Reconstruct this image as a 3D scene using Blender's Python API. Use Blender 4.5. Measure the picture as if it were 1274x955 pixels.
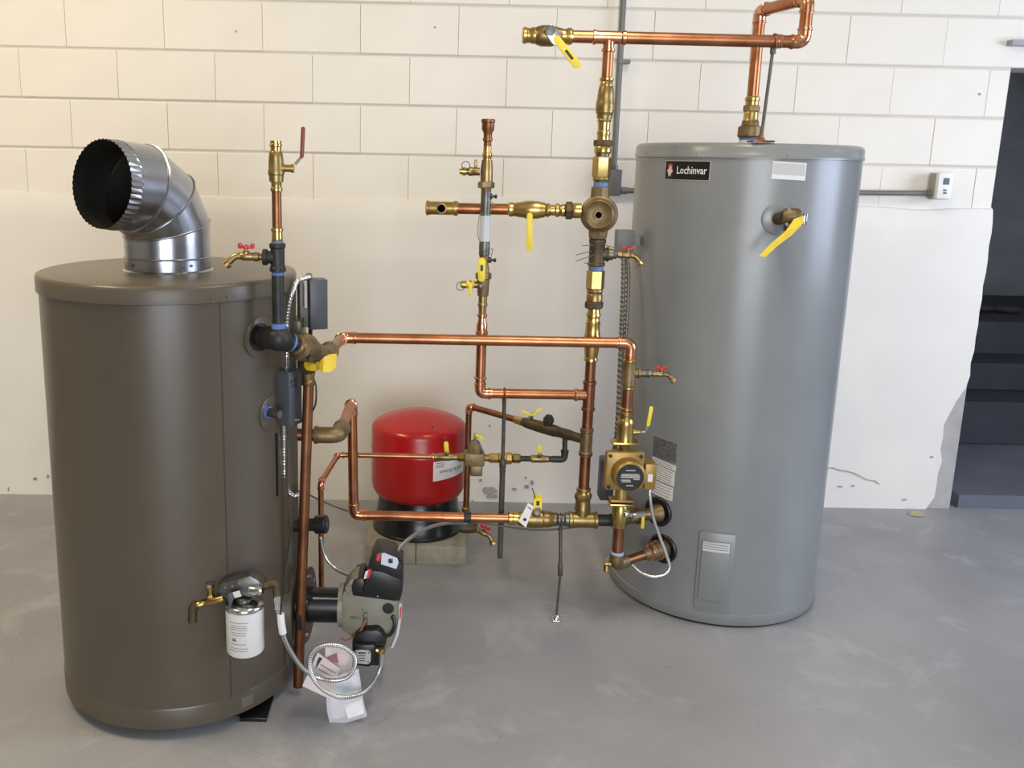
import bpy, bmesh, math, random
from mathutils import Vector as V, Matrix
random.seed(7)
for _o in list(bpy.data.objects): bpy.data.objects.remove(_o)
S = bpy.context.scene
COL = S.collection
PI = math.pi

# ---------------------------------------------------------------- camera
F, PITCH, ROLL, CH, CX, CY = 1128.8035, .2082, .0206, 1.5302, 544.1959, 437.9603
FWD = V((0, math.cos(PITCH), -math.sin(PITCH)))
_dn = FWD.cross(V((1, 0, 0)))
RX = V((1, 0, 0)) * math.cos(ROLL) - _dn * math.sin(ROLL)
RD = V((1, 0, 0)) * math.sin(ROLL) + _dn * math.cos(ROLL)
O = V((0, 0, CH))
cd = bpy.data.cameras.new('camera'); cam = bpy.data.objects.new('camera', cd); COL.objects.link(cam)
cam.matrix_world = Matrix.Translation(O) @ Matrix((RX, -RD, -FWD)).transposed().to_4x4()
cd.sensor_width = 36; cd.lens = F / 1274 * 36
cd.shift_x = (637 - CX) / 1274; cd.shift_y = (CY - 477.5) / 1274
cd.clip_start = .05; cd.clip_end = 60
S.camera = cam

# ---------------------------------------------------------------- world, exposure, room lamps and daylight
S.view_settings.view_transform = 'Standard'; S.view_settings.look = 'None'
S.view_settings.gamma = 1; S.view_settings.use_curve_mapping = False
S.view_settings.exposure = 0.0
W = bpy.data.worlds.new('world'); S.world = W; W.use_nodes = True
W.node_tree.nodes['Background'].inputs[0].default_value = (.75, .85, 1, 1)
W.node_tree.nodes['Background'].inputs[1].default_value = .6
def area(name, loc, target, sx, sy, power, col):
    l = bpy.data.lights.new(name, 'AREA'); l.shape = 'RECTANGLE'; l.size = sx; l.size_y = sy
    l.energy = power; l.color = col
    o = bpy.data.objects.new(name, l); COL.objects.link(o); o.location = loc
    o.rotation_euler = (V(target) - V(loc)).to_track_quat('-Z', 'Y').to_euler()
    return o
# daylight entering by the open overhead door behind the camera and by a window in the right-hand wall
area('daylight_door', (.7, -3.95, 1.45), (.7, 3.4, 1.1), 3.0, 2.5, 235, (.86, .91, 1))
area('daylight_window', (4.55, 1.7, 1.7), (1.2, 2.9, .9), 2.0, 1.6, 108, (.66, .75, 1))
# warm strip lamps under the ceiling, plus an added fill that brightens the room beyond
area('strip_lamp_light_a', (-2.0, 2.0, 3.26), (-2.0, 2.0, 0), .16, 1.3, 62, (1, .80, .52))
area('strip_lamp_light_b', (.7, 1.8, 3.26), (.7, 1.8, 0), .16, 1.3, 27, (1, .88, .70))
area('far_room_fill', (3.2, 5.2, 3.26), (3.2, 5.2, 0), .16, 1.0, 6.5, (.9, .95, 1))  # added weak fill with no fixture, lifts the dark room

# ---------------------------------------------------------------- pixel helpers (photo frame 1274x955 -> metres)
def ray(x, y): return RX * ((x - CX) / F) + RD * ((y - CY) / F) + FWD
def at(x, y, Y):
    d = ray(x, y); return O + d * (Y / d.y)
def onz(x, y, z):
    d = ray(x, y); return O + d * ((z - CH) / d.z)
def px(P):
    q = P - O; w = q.dot(FWD); return CX + F * q.dot(RX) / w, CY + F * q.dot(RD) / w
def mpp(P): return (P - O).dot(FWD) / F
def hit(x, y, c):
    d = ray(x, y); a = d.x**2 + d.y**2; k = c[0]**2 + c[1]**2 - c[2]**2
    b2 = c[0]*d.x + c[1]*d.y
    t = (b2 - math.sqrt(max(0, b2*b2 - a*k))) / a
    return O + d * t
def ang(P, c): return math.atan2(P.y - c[1], P.x - c[0])

# ---------------------------------------------------------------- materials
def lin(c): return tuple(((v/255)/12.92 if v/255 <= .04045 else ((v/255+.055)/1.055)**2.4) for v in c)
MATS = {}
def mat(name, c, rough=.5, metal=0, c2=None, nscale=20, bump=0, bscale=80, trans=0, spec=.5, stretch=None, alpha=1, coat=0, aniso=0):
    if name in MATS: return MATS[name]
    m = bpy.data.materials.new(name); m.use_nodes = True; nt = m.node_tree; b = nt.nodes['Principled BSDF']
    b.inputs['Base Color'].default_value = (*lin(c), 1); b.inputs['Roughness'].default_value = rough
    b.inputs['Metallic'].default_value = metal; b.inputs['Specular IOR Level'].default_value = spec
    b.inputs['Transmission Weight'].default_value = trans; b.inputs['Alpha'].default_value = alpha
    b.inputs['Coat Weight'].default_value = coat
    tc = nt.nodes.new('ShaderNodeTexCoord'); mp = nt.nodes.new('ShaderNodeMapping')
    nt.links.new(tc.outputs['Object'], mp.inputs[0])
    if stretch: mp.inputs['Scale'].default_value = stretch
    if c2:
        n = nt.nodes.new('ShaderNodeTexNoise'); n.inputs['Scale'].default_value = nscale; n.inputs['Detail'].default_value = 5
        nt.links.new(mp.outputs[0], n.inputs['Vector'])
        r = nt.nodes.new('ShaderNodeValToRGB'); r.color_ramp.elements[0].position = .35; r.color_ramp.elements[1].position = .68
        r.color_ramp.elements[0].color = (*lin(c), 1); r.color_ramp.elements[1].color = (*lin(c2), 1)
        nt.links.new(n.outputs['Fac'], r.inputs[0]); nt.links.new(r.outputs[0], b.inputs['Base Color'])
    if bump:
        n = nt.nodes.new('ShaderNodeTexNoise'); n.inputs['Scale'].default_value = bscale; n.inputs['Detail'].default_value = 4
        nt.links.new(mp.outputs[0], n.inputs['Vector'])
        k = nt.nodes.new('ShaderNodeBump'); k.inputs['Strength'].default_value = bump; k.inputs['Distance'].default_value = .002
        nt.links.new(n.outputs['Fac'], k.inputs['Height']); nt.links.new(k.outputs[0], b.inputs['Normal'])
    MATS[name] = m; return m
COPPER = mat('copper', (188, 128, 90), .33, 1, (160, 102, 68), 14)
COPPERB = mat('bright_copper', (216, 158, 122), .24, 1, (190, 128, 92), 30)
COPPERD = mat('dull_copper', (148, 102, 72), .42, 1, (120, 80, 55), 18)
BRASS = mat('brass', (198, 170, 106), .28, 1, (174, 146, 84), 25)
BRASSD = mat('dull_brass', (160, 138, 92), .40, 1, (132, 110, 70), 25)
BRONZE = mat('cast_bronze', (142, 121, 86), .5, .8, (112, 95, 67), 30, .15, 200)
DBRONZE = mat('dark_bronze', (102, 89, 66), .55, .75, (78, 67, 50), 30, .15, 200)
IRON = mat('black_iron', (44, 44, 42), .5, .5, (58, 56, 52), 30, .1, 150)
STEEL = mat('grey_steel', (120, 118, 110), .42, .9, (92, 90, 84), 25)
RODM = mat('dark_rod_steel', (92, 86, 76), .45, .25, (74, 68, 60), 30)
CHROME = mat('bright_chrome', (214, 214, 212), .15, 1)
GALV = mat('galvanised_steel', (186, 188, 190), .24, 1, (160, 162, 166), 9)
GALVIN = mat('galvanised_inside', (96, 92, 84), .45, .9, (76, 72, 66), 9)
BPAINT = mat('taupe_enamel', (83, 75, 62), .3, .0, (79, 71, 59), 5, spec=.5)
BTOP = mat('taupe_lid_enamel', (90, 82, 70), .3, .0, spec=.24)
TPAINT = mat('grey_enamel', (128, 130, 129), .28, 0, (123, 125, 124), 4)
GREYBOX = mat('charcoal_box_paint', (72, 74, 78), .45)
GREYBOX2 = mat('grey_box_paint', (98, 99, 94), .45)
BLACK = mat('black_plastic', (24, 24, 25), .38)
BLACKM = mat('black_paint', (20, 20, 20), .28)
TAPE = mat('black_tape', (36, 33, 31), .55)
BLUE = mat('blue_thread_tape', (70, 104, 158), .6, 0, (96, 126, 170), 60)
PURPLE = mat('purple_primer', (84, 66, 130), .5)
YELLOW = mat('yellow_vinyl', (222, 200, 44), .42)
YTAG = mat('yellow_tag', (226, 196, 46), .5, 0, (210, 178, 40), 12)
RED = mat('red_enamel', (172, 24, 22), .26, 0, (164, 20, 19), 5)
REDH = mat('red_handle', (196, 30, 40), .4)
REDLEV = mat('red_brown_vinyl', (122, 48, 34), .45)
WHITE = mat('white_plastic', (226, 224, 218), .45)
PAPER = mat('white_paper', (222, 218, 214), .7, 0, (208, 202, 200), 25)
PAPER2 = mat('pink_grey_paper', (206, 192, 190), .7)
INK = mat('black_ink', (26, 24, 24), .5)
GREYINK = mat('grey_ink', (128, 124, 120), .6)
REDINK = mat('red_ink', (196, 52, 56), .5)
OLIVE = mat('olive_grey_paint', (138, 134, 116), .42, 0, (126, 122, 106), 20)
CONC = mat('concrete_block', (150, 146, 126), .85, 0, (134, 130, 112), 30, .4, 120)
WPAINT = mat('cream_wall_paint', (228, 222, 208), .5, 0, (222, 216, 202), 3, .25, 26)
PLASTER = mat('painted_plaster', (224, 219, 208), .55, 0, (216, 211, 201), 2.2, .5, 9)
MORTAR = mat('painted_mortar', (200, 194, 182), .7)
BARE = mat('bare_render', (164, 160, 152), .85, 0, (132, 128, 122), 18, .5, 60)
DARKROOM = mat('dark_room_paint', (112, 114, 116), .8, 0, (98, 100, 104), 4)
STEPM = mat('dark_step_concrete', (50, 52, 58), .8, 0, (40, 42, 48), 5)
CLEAR = mat('clear_plastic_bag', (236, 236, 240), .25, 0, alpha=.38)
CABLE = mat('grey_cable', (92, 90, 84), .55)
LEAF = mat('dry_leaf', (176, 168, 120), .8)
HOLE = mat('dark_bore', (7, 7, 7), 1, 0, spec=0)
TAGW = mat('white_card', (226, 222, 214), .6)

def braid(name, c1, c2, scale):
    m = bpy.data.materials.new(name); m.use_nodes = True; nt = m.node_tree; b = nt.nodes['Principled BSDF']
    b.inputs['Metallic'].default_value = .7; b.inputs['Roughness'].default_value = .35
    uv = nt.nodes.new('ShaderNodeUVMap'); w = nt.nodes.new('ShaderNodeTexChecker'); w.inputs['Scale'].default_value = 1
    mp = nt.nodes.new('ShaderNodeMapping'); mp.inputs['Scale'].default_value = scale; mp.inputs['Rotation'].default_value = (0, 0, .78)
    nt.links.new(uv.outputs[0], mp.inputs[0]); nt.links.new(mp.outputs[0], w.inputs[0])
    w.inputs[1].default_value = (*lin(c1), 1); w.inputs[2].default_value = (*lin(c2), 1)
    nt.links.new(w.outputs[0], b.inputs['Base Color']); return m
BRAID = braid('braided_steel_hose', (216, 216, 214), (124, 122, 118), (230, 6, 1))

# floor: grey painted concrete with worn, dusty patches
FLOORM = bpy.data.materials.new('worn_grey_floor_paint'); FLOORM.use_nodes = True
nt = FLOORM.node_tree; b = nt.nodes['Principled BSDF']; tc = nt.nodes.new('ShaderNodeTexCoord')
def nz(scale, det, rough=.55, dist=0):
    n = nt.nodes.new('ShaderNodeTexNoise'); n.inputs['Scale'].default_value = scale; n.inputs['Detail'].default_value = det
    n.inputs['Roughness'].default_value = rough; n.inputs['Distortion'].default_value = dist
    nt.links.new(tc.outputs['Object'], n.inputs['Vector']); return n
def ramp(src, p0, p1, c0, c1):
    r = nt.nodes.new('ShaderNodeValToRGB'); r.color_ramp.elements[0].position = p0; r.color_ramp.elements[1].position = p1
    r.color_ramp.elements[0].color = (*c0, 1); r.color_ramp.elements[1].color = (*c1, 1); nt.links.new(src, r.inputs[0]); return r
def mixc(fac, a, c):
    m = nt.nodes.new('ShaderNodeMixRGB'); nt.links.new(fac, m.inputs[0]); nt.links.new(a, m.inputs[1])
    if isinstance(c, tuple): m.inputs[2].default_value = (*c, 1)
    else: nt.links.new(c, m.inputs[2])
    return m
base = ramp(nz(1.6, 6, .6).outputs['Fac'], .3, .7, lin((136, 136, 137)), lin((154, 154, 155)))
worn = ramp(nz(2.9, 10, .68, .6).outputs['Fac'], .54, .66, (0, 0, 0), (.5, .5, .5))
m1 = mixc(worn.outputs[0], base.outputs[0], lin((174, 174, 174)))
spots = ramp(nz(38, 3, .5).outputs['Fac'], .70, .76, (0, 0, 0), (.5, .5, .5))
m2 = mixc(spots.outputs[0], m1.outputs[0], lin((96, 94, 90)))
nt.links.new(m2.outputs[0], b.inputs['Base Color'])
rr = ramp(nz(3, 5).outputs['Fac'], .3, .7, (.34,)*3, (.58,)*3); nt.links.new(rr.outputs[0], b.inputs['Roughness'])
bk = nt.nodes.new('ShaderNodeBump'); bk.inputs['Strength'].default_value = .12; bk.inputs['Distance'].default_value = .004
nt.links.new(nz(9, 6).outputs['Fac'], bk.inputs['Height']); nt.links.new(bk.outputs[0], b.inputs['Normal'])

# ---------------------------------------------------------------- geometry helpers: each returns (verts, faces[, uvs])
def frame(d, up=V((0, 0, 1))):
    d = d.normalized()
    if abs(d.dot(up)) > .98: up = V((0, 1, 0))
    x = up.cross(d).normalized(); return x, d.cross(x), d
def lathe(A, d, prof, n=20, up=V((0, 0, 1)), cap=True):
    x, y, z = frame(d, up); vs = []; fs = []
    for s, r in prof:
        c = A + z * s
        for k in range(n):
            a = 2*PI*k/n; vs.append(c + x*(r*math.cos(a)) + y*(r*math.sin(a)))
    m = len(prof)
    for i in range(m-1):
        for k in range(n):
            fs.append((i*n+k, i*n+(k+1) % n, (i+1)*n+(k+1) % n, (i+1)*n+k))
    if cap:
        fs.append(tuple(reversed(range(n)))); fs.append(tuple(range((m-1)*n, m*n)))
    return vs, fs
def cyl(A, B, r, n=16, bev=0):
    d = B - A; L = d.length
    p = [(0, r), (L, r)] if not bev else [(0, r-bev), (bev, r), (L-bev, r), (L, r-bev)]
    return lathe(A, d, p, n)
def hexp(A, d, prof, rot=0): return lathe(A, d, prof, 6)
def fillet(pts, rad, seg=6):
    out = [pts[0]]
    for i in range(1, len(pts)-1):
        a, p, c = pts[i-1], pts[i], pts[i+1]
        u = (a-p); w = (c-p); r = min(rad, u.length*.49, w.length*.49)
        u.normalize(); w.normalize(); s = p + u*r; e = p + w*r
        for k in range(seg+1):
            t = k/seg; out.append(s*(1-t)**2 + p*2*t*(1-t) + e*t*t)
    out.append(pts[-1]); return out
def smoothpts(pts, n=6, closed=False):
    out = []; m = len(pts)
    rng = range(m if closed else m-1)
    for i in rng:
        g = lambda k: pts[k % m] if closed else pts[max(0, min(m-1, k))]
        p0, p1, p2, p3 = g(i-1), g(i), g(i+1), g(i+2)
        for k in range(n):
            t = k/n
            out.append(.5*((2*p1) + (p2-p0)*t + (2*p0-5*p1+4*p2-p3)*t*t + (3*p1-p0-3*p2+p3)*t**3))
    if not closed: out.append(pts[-1])
    return out
def tube(pts, r, n=12, closed=False, rfun=None):
    vs = []; fs = []; m = len(pts); x = None; uv = []; L = 0
    for i, p in enumerate(pts):
        if closed: d = pts[(i+1) % m] - pts[i-1]
        else: d = pts[min(m-1, i+1)] - pts[max(0, i-1)]
        d.normalize()
        if x is None: x, y, _ = frame(d)
        else:
            x = (x - d*x.dot(d)); x.normalize(); y = d.cross(x)
        if i: L += (p - pts[i-1]).length
        rr_ = rfun(i) if rfun else r
        for k in range(n):
            a = 2*PI*k/n; vs.append(p + x*(rr_*math.cos(a)) + y*(rr_*math.sin(a))); uv.append((L, k/n))
    for i in range(m if closed else m-1):
        j = (i+1) % m
        for k in range(n): fs.append((i*n+k, i*n+(k+1) % n, j*n+(k+1) % n, j*n+k))
    if not closed: fs.append(tuple(reversed(range(n)))); fs.append(tuple(range((m-1)*n, m*n)))
    return vs, fs, uv
def ridged(pts, r, pitch=.008, depth=.12, n=10):
    # armoured conduit: ribs along a path
    q = [pts[0]]; 
    for a, c in zip(pts, pts[1:]):
        k = max(1, int((c-a).length / (pitch/2)))
        for j in range(1, k+1): q.append(a.lerp(c, j/k))
    return tube(q, r, n, rfun=lambda i: r*(1 + (depth if i % 2 else -depth)))
def box(c, sx, sy, sz, ax=None):
    X, Y, Z = ax if ax else (V((1, 0, 0)), V((0, 1, 0)), V((0, 0, 1)))
    vs = [c + X*(sx/2*i) + Y*(sy/2*j) + Z*(sz/2*k) for i in (-1, 1) for j in (-1, 1) for k in (-1, 1)]
    return vs, [(0, 1, 3, 2), (4, 6, 7, 5), (0, 4, 5, 1), (2, 3, 7, 6), (0, 2, 6, 4), (1, 5, 7, 3)]
def prism(poly, off):
    # poly: list of Vectors (planar); extruded by vector off
    n = len(poly); vs = list(poly) + [p + off for p in poly]
    fs = [tuple(range(n)), tuple(reversed(range(n, 2*n)))] + [(i, i+n, (i+1) % n + n, (i+1) % n) for i in range(n)]
    return vs, fs
def capsule(P, Q, w, nrm, th, w2=None, seg=6):
    t = (Q-P).normalized(); s = nrm.cross(t).normalized(); nn = t.cross(s) * -1; w2 = w2 or w; poly = []
    for k in range(seg+1):
        a = PI/2 + PI*k/seg; poly.append(P + t*(math.cos(a)*w/2) + s*(math.sin(a)*w/2))
    for k in range(seg+1):
        a = -PI/2 + PI*k/seg; poly.append(Q + t*(math.cos(a)*w2/2) + s*(math.sin(a)*w2/2))
    n2 = nrm.normalized(); return prism(poly, n2*th)
def cpatch(c, r, a0, a1, z0, z1, th, n=14, skew=0):
    vs = []; fs = []
    for i in range(n+1):
        a = a0 + (a1-a0)*i/n
        for rr_ in (r, r+th):
            for z in (z0, z1):
                vs.append(V((c[0]+rr_*math.cos(a), c[1]+rr_*math.sin(a), z + skew*(i/n-.5))))
    for i in range(n):
        q = 4*i; w = q+4
        fs += [(q+2, w+2, w+3, q+3), (q, q+1, w+1, w), (q+1, q+3, w+3, w+1), (q, w, w+2, q+2)]
    fs += [(0, 2, 3, 1), (4*n, 4*n+1, 4*n+3, 4*n+2)]
    return vs, fs
def sphere(c, r, n=10, sq=(1, 1, 1)):
    vs = []; fs = []; m = n//2+1
    for i in range(m):
        t = PI*i/(m-1)
        for k in range(n):
            a = 2*PI*k/n; vs.append(c + V((r*sq[0]*math.sin(t)*math.cos(a), r*sq[1]*math.sin(t)*math.sin(a), r*sq[2]*math.cos(t))))
    for i in range(m-1):
        for k in range(n): fs.append((i*n+k, (i+1)*n+k, (i+1)*n+(k+1) % n, i*n+(k+1) % n))
    return vs, fs

# ---------------------------------------------------------------- objects
ROOT = {}
def setp(o, label, cat, group=None, kind=None):
    if label: o['label'] = label
    if cat: o['category'] = cat
    if group: o['group'] = group
    if kind: o['kind'] = kind
    return o
def thing(name, label, cat, loc, group=None):
    o = bpy.data.objects.new(name, None); COL.objects.link(o); o.location = loc; o.empty_display_size = .05
    ROOT[o.name] = V(loc); return setp(o, label, cat, group)
def mk(name, geo, m, parent=None, label=None, cat=None, kind=None, smooth=True, sharp=38, bevel=0, group=None):
    geos = geo if isinstance(geo, list) else [geo]
    vs = []; fs = []; uv = []
    for g in geos:
        k = len(vs); vs += g[0]; fs += [tuple(i+k for i in f) for f in g[1]]; uv += (g[2] if len(g) > 2 else [(0, 0)]*len(g[0]))
    if parent is not None: base = ROOT[parent.name]
    else:
        base = V((sum(v.x for v in vs)/len(vs), sum(v.y for v in vs)/len(vs), min(v.z for v in vs)))
    me = bpy.data.meshes.new(name); me.from_pydata([tuple(v-base) for v in vs], [], fs)
    l = me.uv_layers.new(name='UVMap')
    for lp in me.loops: l.data[lp.index].uv = uv[lp.vertex_index]
    bm = bmesh.new(); bm.from_mesh(me); bmesh.ops.recalc_face_normals(bm, faces=bm.faces)
    if bevel: bmesh.ops.bevel(bm, geom=list(bm.edges), offset=bevel, segments=2, affect='EDGES', profile=.5)
    bm.to_mesh(me); bm.free()
    if smooth:
        for p in me.polygons: p.use_smooth = True
        me.set_sharp_from_angle(angle=math.radians(sharp))
    me.materials.append(m)
    o = bpy.data.objects.new(name, me); COL.objects.link(o)
    if parent is not None: o.parent = parent
    else: o.location = base
    ROOT[o.name] = base
    return setp(o, label, cat, group, kind)
def text(parent, s, size, org, ux, uy, m, name='lettering', cylw=None, bold=0, shear=0, xs=1):
    cu = bpy.data.curves.new(name, 'FONT'); cu.body = s; cu.size = size; cu.align_x = 'CENTER'; cu.align_y = 'CENTER'
    cu.offset = bold; cu.resolution_u = 2; cu.shear = shear
    t = bpy.data.objects.new(name+'_tmp', cu); COL.objects.link(t)
    me = bpy.data.meshes.new_from_object(t.evaluated_get(bpy.context.evaluated_depsgraph_get()))
    bpy.data.objects.remove(t); bpy.data.curves.remove(cu)
    base = ROOT[parent.name]
    for v in me.vertices:
        p = v.co.copy(); p.x *= xs
        if cylw:
            c, r, a0, z0 = cylw; a = a0 + p.x/r
            w = V((c[0]+r*math.cos(a), c[1]+r*math.sin(a), z0 + p.y))
        else: w = org + ux*p.x + uy*p.y
        v.co = w - base
    me.materials.clear(); me.materials.append(m); me.name = name
    o = bpy.data.objects.new(name, me); COL.objects.link(o); o.parent = parent; ROOT[o.name] = base
    return o

def onl(P0, P1, val, axis):
    lo, hi = -1.5, 2.5; f = lambda t: px(P0.lerp(P1, t))[axis] - val
    flo = f(lo)
    for _ in range(40):
        mid = (lo+hi)/2
        if (f(mid) > 0) == (flo > 0): lo = mid
        else: hi = mid
    return P0.lerp(P1, (lo+hi)/2)
def chain(root, P0, P1, segs, axis, n=22):
    """turned fittings strung on the line P0-P1; stations are photo pixels along the run, widths photo pixels"""
    d = (P1-P0).normalized(); out = []
    for s in segs:
        name, m, st = s[:3]; nn = s[3] if len(s) > 3 else n
        pr = []
        for val, w in st:
            q = onl(P0, P1, val, axis); pr.append(((q-P0).dot(d), w*mpp(q)/2))
        if pr[0][0] > pr[-1][0]: pr.reverse()
        A = P0 + d*pr[0][0]; s0 = pr[0][0]
        out.append(mk(name, lathe(A, d, [(a-s0, r) for a, r in pr], nn), m, root, sharp=30))
    return out
def bead(w, v, e=1.6, t=1.8):
    return [(v-t, w), (v-t*.45, w+e*2), (v+t*.45, w+e*2), (v+t, w)]
def ring(P, d, r, t=.004, e=.0022, n=20):
    d = d.normalized(); return lathe(P - d*t, d, [(0, r), (t*.5, r+e), (t*1.5, r+e), (2*t, r)], n)
def run(root, pts, r, m=None, bend=.034, em=None, beads=True, fat=1.09):
    """pipe through pts: straight lengths, an elbow at each corner, a pressed ring at each elbow mouth"""
    m = m or COPPER; em = em or COPPERB; k = len(pts)
    tr = [None]*k
    for i in range(1, k-1):
        u = (pts[i-1]-pts[i]).normalized(); w = (pts[i+1]-pts[i]).normalized()
        tr[i] = (pts[i]+u*bend*1.25, pts[i]+w*bend*1.25, u, w)
    for i in range(k-1):
        A = tr[i][1] if tr[i] else pts[i]; B = tr[i+1][0] if tr[i+1] else pts[i+1]
        if (B-A).length > .004 and (B-A).dot(pts[i+1]-pts[i]) > 0: mk('pipe', cyl(A, B, r, 20), m, root)
    for i in range(1, k-1):
        A, B, u, w = tr[i]
        e = mk('elbow', tube(fillet([A, pts[i], B], bend, 8), r*fat, 20), em, root)
        if beads:
            for q, dd in ((A - u*.007, u), (B - w*.007, w)): mk('press_ring', ring(q, dd, r*fat), em, e)
TOC = lambda P: (O - P).normalized()
def lever(root, P, Q, wpx, m=None, th=.004, nrm=None, hub=True, logo=False, name='handle'):
    """flat ball-valve handle from its hub P to its tip Q"""
    m = m or YELLOW; nrm = nrm or V((0, -1, 0)); w = wpx*mpp(P)
    t = (Q-P).normalized()
    if abs(t.dot(nrm)) > .9: nrm = V((0, 0, 1))
    s = nrm.cross(t).normalized(); nrm = t.cross(s).normalized()*1
    if nrm.dot(O-P) < 0: nrm = -nrm
    h = mk(name, capsule(P, Q, w*.92, nrm, th, w), m, root, bevel=.0008)
    if hub: mk('hub_nut', hexp(P - nrm*.003, nrm, [(0, w*.48), (th+.006, w*.48), (th+.007, w*.38)]), STEEL, h)
    if logo:
        c = P.lerp(Q, .62) + nrm*(th+.0006); mk('print_mark', box(c, (Q-P).length*.36, w*.34, .0006, (t, s, nrm)), INK, h, smooth=False)
    return h
def tap(name, label, A, d, scale, group=None, up=V((0, 0, 1)), hm=None):
    """garden-type drain tap: nipple, body, bonnet with red wheel, drooping spout with hose thread"""
    k = scale; d = d.normalized(); t = thing(name, label, 'tap', A, group); up = (up - d*up.dot(d)).normalized()
    side = d.cross(up)
    mk('tap_body', lathe(A, d, [(0, .009*k), (.010*k, .009*k), (.012*k, .0125*k), (.026*k, .0125*k), (.028*k, .010*k), (.042*k, .012*k), (.056*k, .0115*k), (.064*k, .008*k)], 14), BRASSD, t)
    B = A + d*(.046*k)
    mk('bonnet', lathe(B, up, [(0, .010*k), (.013*k, .009*k), (.015*k, .006*k), (.022*k, .005*k)], 12), BRASSD, t)
    h = mk('handle', [box(B+up*(.025*k), .042*k, .012*k, .008*k, (d, side, up)), box(B+up*(.025*k), .012*k, .034*k, .008*k, (d, side, up)),
                      box(B+up*(.030*k)+d*(.017*k), .010*k, .013*k, .011*k, (d, side, up)), box(B+up*(.030*k)-d*(.017*k), .010*k, .013*k, .011*k, (d, side, up))], hm or REDH, t, bevel=.0012)
    mk('handle_screw', lathe(B+up*(.028*k), up, [(0, .004*k), (.004*k, .003*k)], 8), STEEL, h)
    C0 = A + d*(.060*k); sd = (d*.75 - up*.66).normalized()
    sp = mk('spout', tube(smoothpts([C0 - d*.008*k, C0 + d*.008*k, C0 + d*.014*k + sd*.008*k, C0 + d*.012*k + sd*.030*k]), .0095*k, 14), BRASSD, t)
    E = C0 + d*.012*k + sd*.026*k
    mk('hose_thread', lathe(E, sd, [(0, .011*k), (.002*k, .014*k), (.013*k, .014*k), (.014*k, .0115*k)], 14), BRASS, sp)
    return t

# ================================================================ SETTING
YAW = .0111; DW = 3.9559
WU = V((math.cos(YAW), math.sin(YAW), 0)); WN = V((-math.sin(YAW), math.cos(YAW), 0))
def wp(x, y, dv=0):
    """photo pixel -> point on the back wall plane, dv metres in front of it"""
    d = ray(x, y); t = (DW-dv)/d.dot(WN); return O + d*t
def wu(x, y): return wp(x, y).dot(WU)
fl_ = mk('floor', prism([V((-4.2, -4, -.08)), V((4.6, -4, -.08)), V((4.6, 4.05, -.08)), V((-4.2, 4.05, -.08))], V((0, 0, .08))), FLOORM, kind='structure', smooth=False)
RH = 3.4
mk('ceiling', prism([V((-4.2, -4, RH)), V((4.6, -4, RH)), V((4.6, 7, RH)), V((-4.2, 7, RH))], V((0, 0, .1))), mat('white_ceiling', (214, 208, 196), .8), kind='structure', smooth=False)
SIDEM = mat('side_wall_paint', (150, 146, 138), .7)
mk('wall_left', box(V((-4.25, 0, RH/2)), .1, 8, RH), SIDEM, kind='structure', smooth=False)
mk('wall_right', [box(V((4.65, 4.83, RH/2)), .1, 4.24, RH), box(V((4.65, -1.66, RH/2)), .1, 4.68, RH), box(V((4.65, 1.7, 3.0)), .1, 2.06, .8), box(V((4.65, 1.7, .42)), .1, 2.06, .84)], SIDEM, kind='structure', smooth=False)
mk('wall_front', [box(V((-2.55, -4.05, RH/2)), 3.4, .1, RH), box(V((3.45, -4.05, RH/2)), 2.4, .1, RH), box(V((.7, -4.05, 3.1)), 3.1, .1, .6)], SIDEM, kind='structure', smooth=False)

# back wall: recessed mortar slab with single blocks in front of it
Z1 = 1.9548; DOORU = wu(1222, 340) ; DOORTOP = 2.0
wall = bpy.data.objects.new('wall_back', None)
def wl(u, v, z): return (u, v, z)         # wall-local coordinates: u along, v into the wall, z up
def localmesh(name, verts, faces, m, parent, smooth=False, kind=None, sharp=40):
    me = bpy.data.meshes.new(name); me.from_pydata(verts, [], faces)
    bm = bmesh.new(); bm.from_mesh(me); bmesh.ops.recalc_face_normals(bm, faces=bm.faces); bm.to_mesh(me); bm.free()
    if smooth:
        for p in me.polygons: p.use_smooth = True
        me.set_sharp_from_angle(angle=math.radians(sharp))
    me.materials.append(m); o = bpy.data.objects.new(name, me); COL.objects.link(o)
    if parent: o.parent = parent
    if kind: o['kind'] = kind
    return o
def lbox(u0, u1, v0, v1, z0, z1):
    vs = [(u, v, z) for u in (u0, u1) for v in (v0, v1) for z in (z0, z1)]
    return vs, [(0, 1, 3, 2), (4, 6, 7, 5), (0, 4, 5, 1), (2, 3, 7, 6), (0, 2, 6, 4), (1, 5, 7, 3)]
def joinl(parts):
    vs = []; fs = []
    for a, c in parts: k = len(vs); vs += a; fs += [tuple(i+k for i in f) for f in c]
    return vs, fs
vv, ff = joinl([lbox(-4.4, DOORU, .006, .19, 0, RH), lbox(DOORU, 5.2, .006, .19, Z1+.004, RH)])
wall = localmesh('wall_back', vv, ff, MORTAR, None, kind='structure')
wall.location = WN*DW; wall.rotation_euler = (0, 0, YAW)
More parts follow.
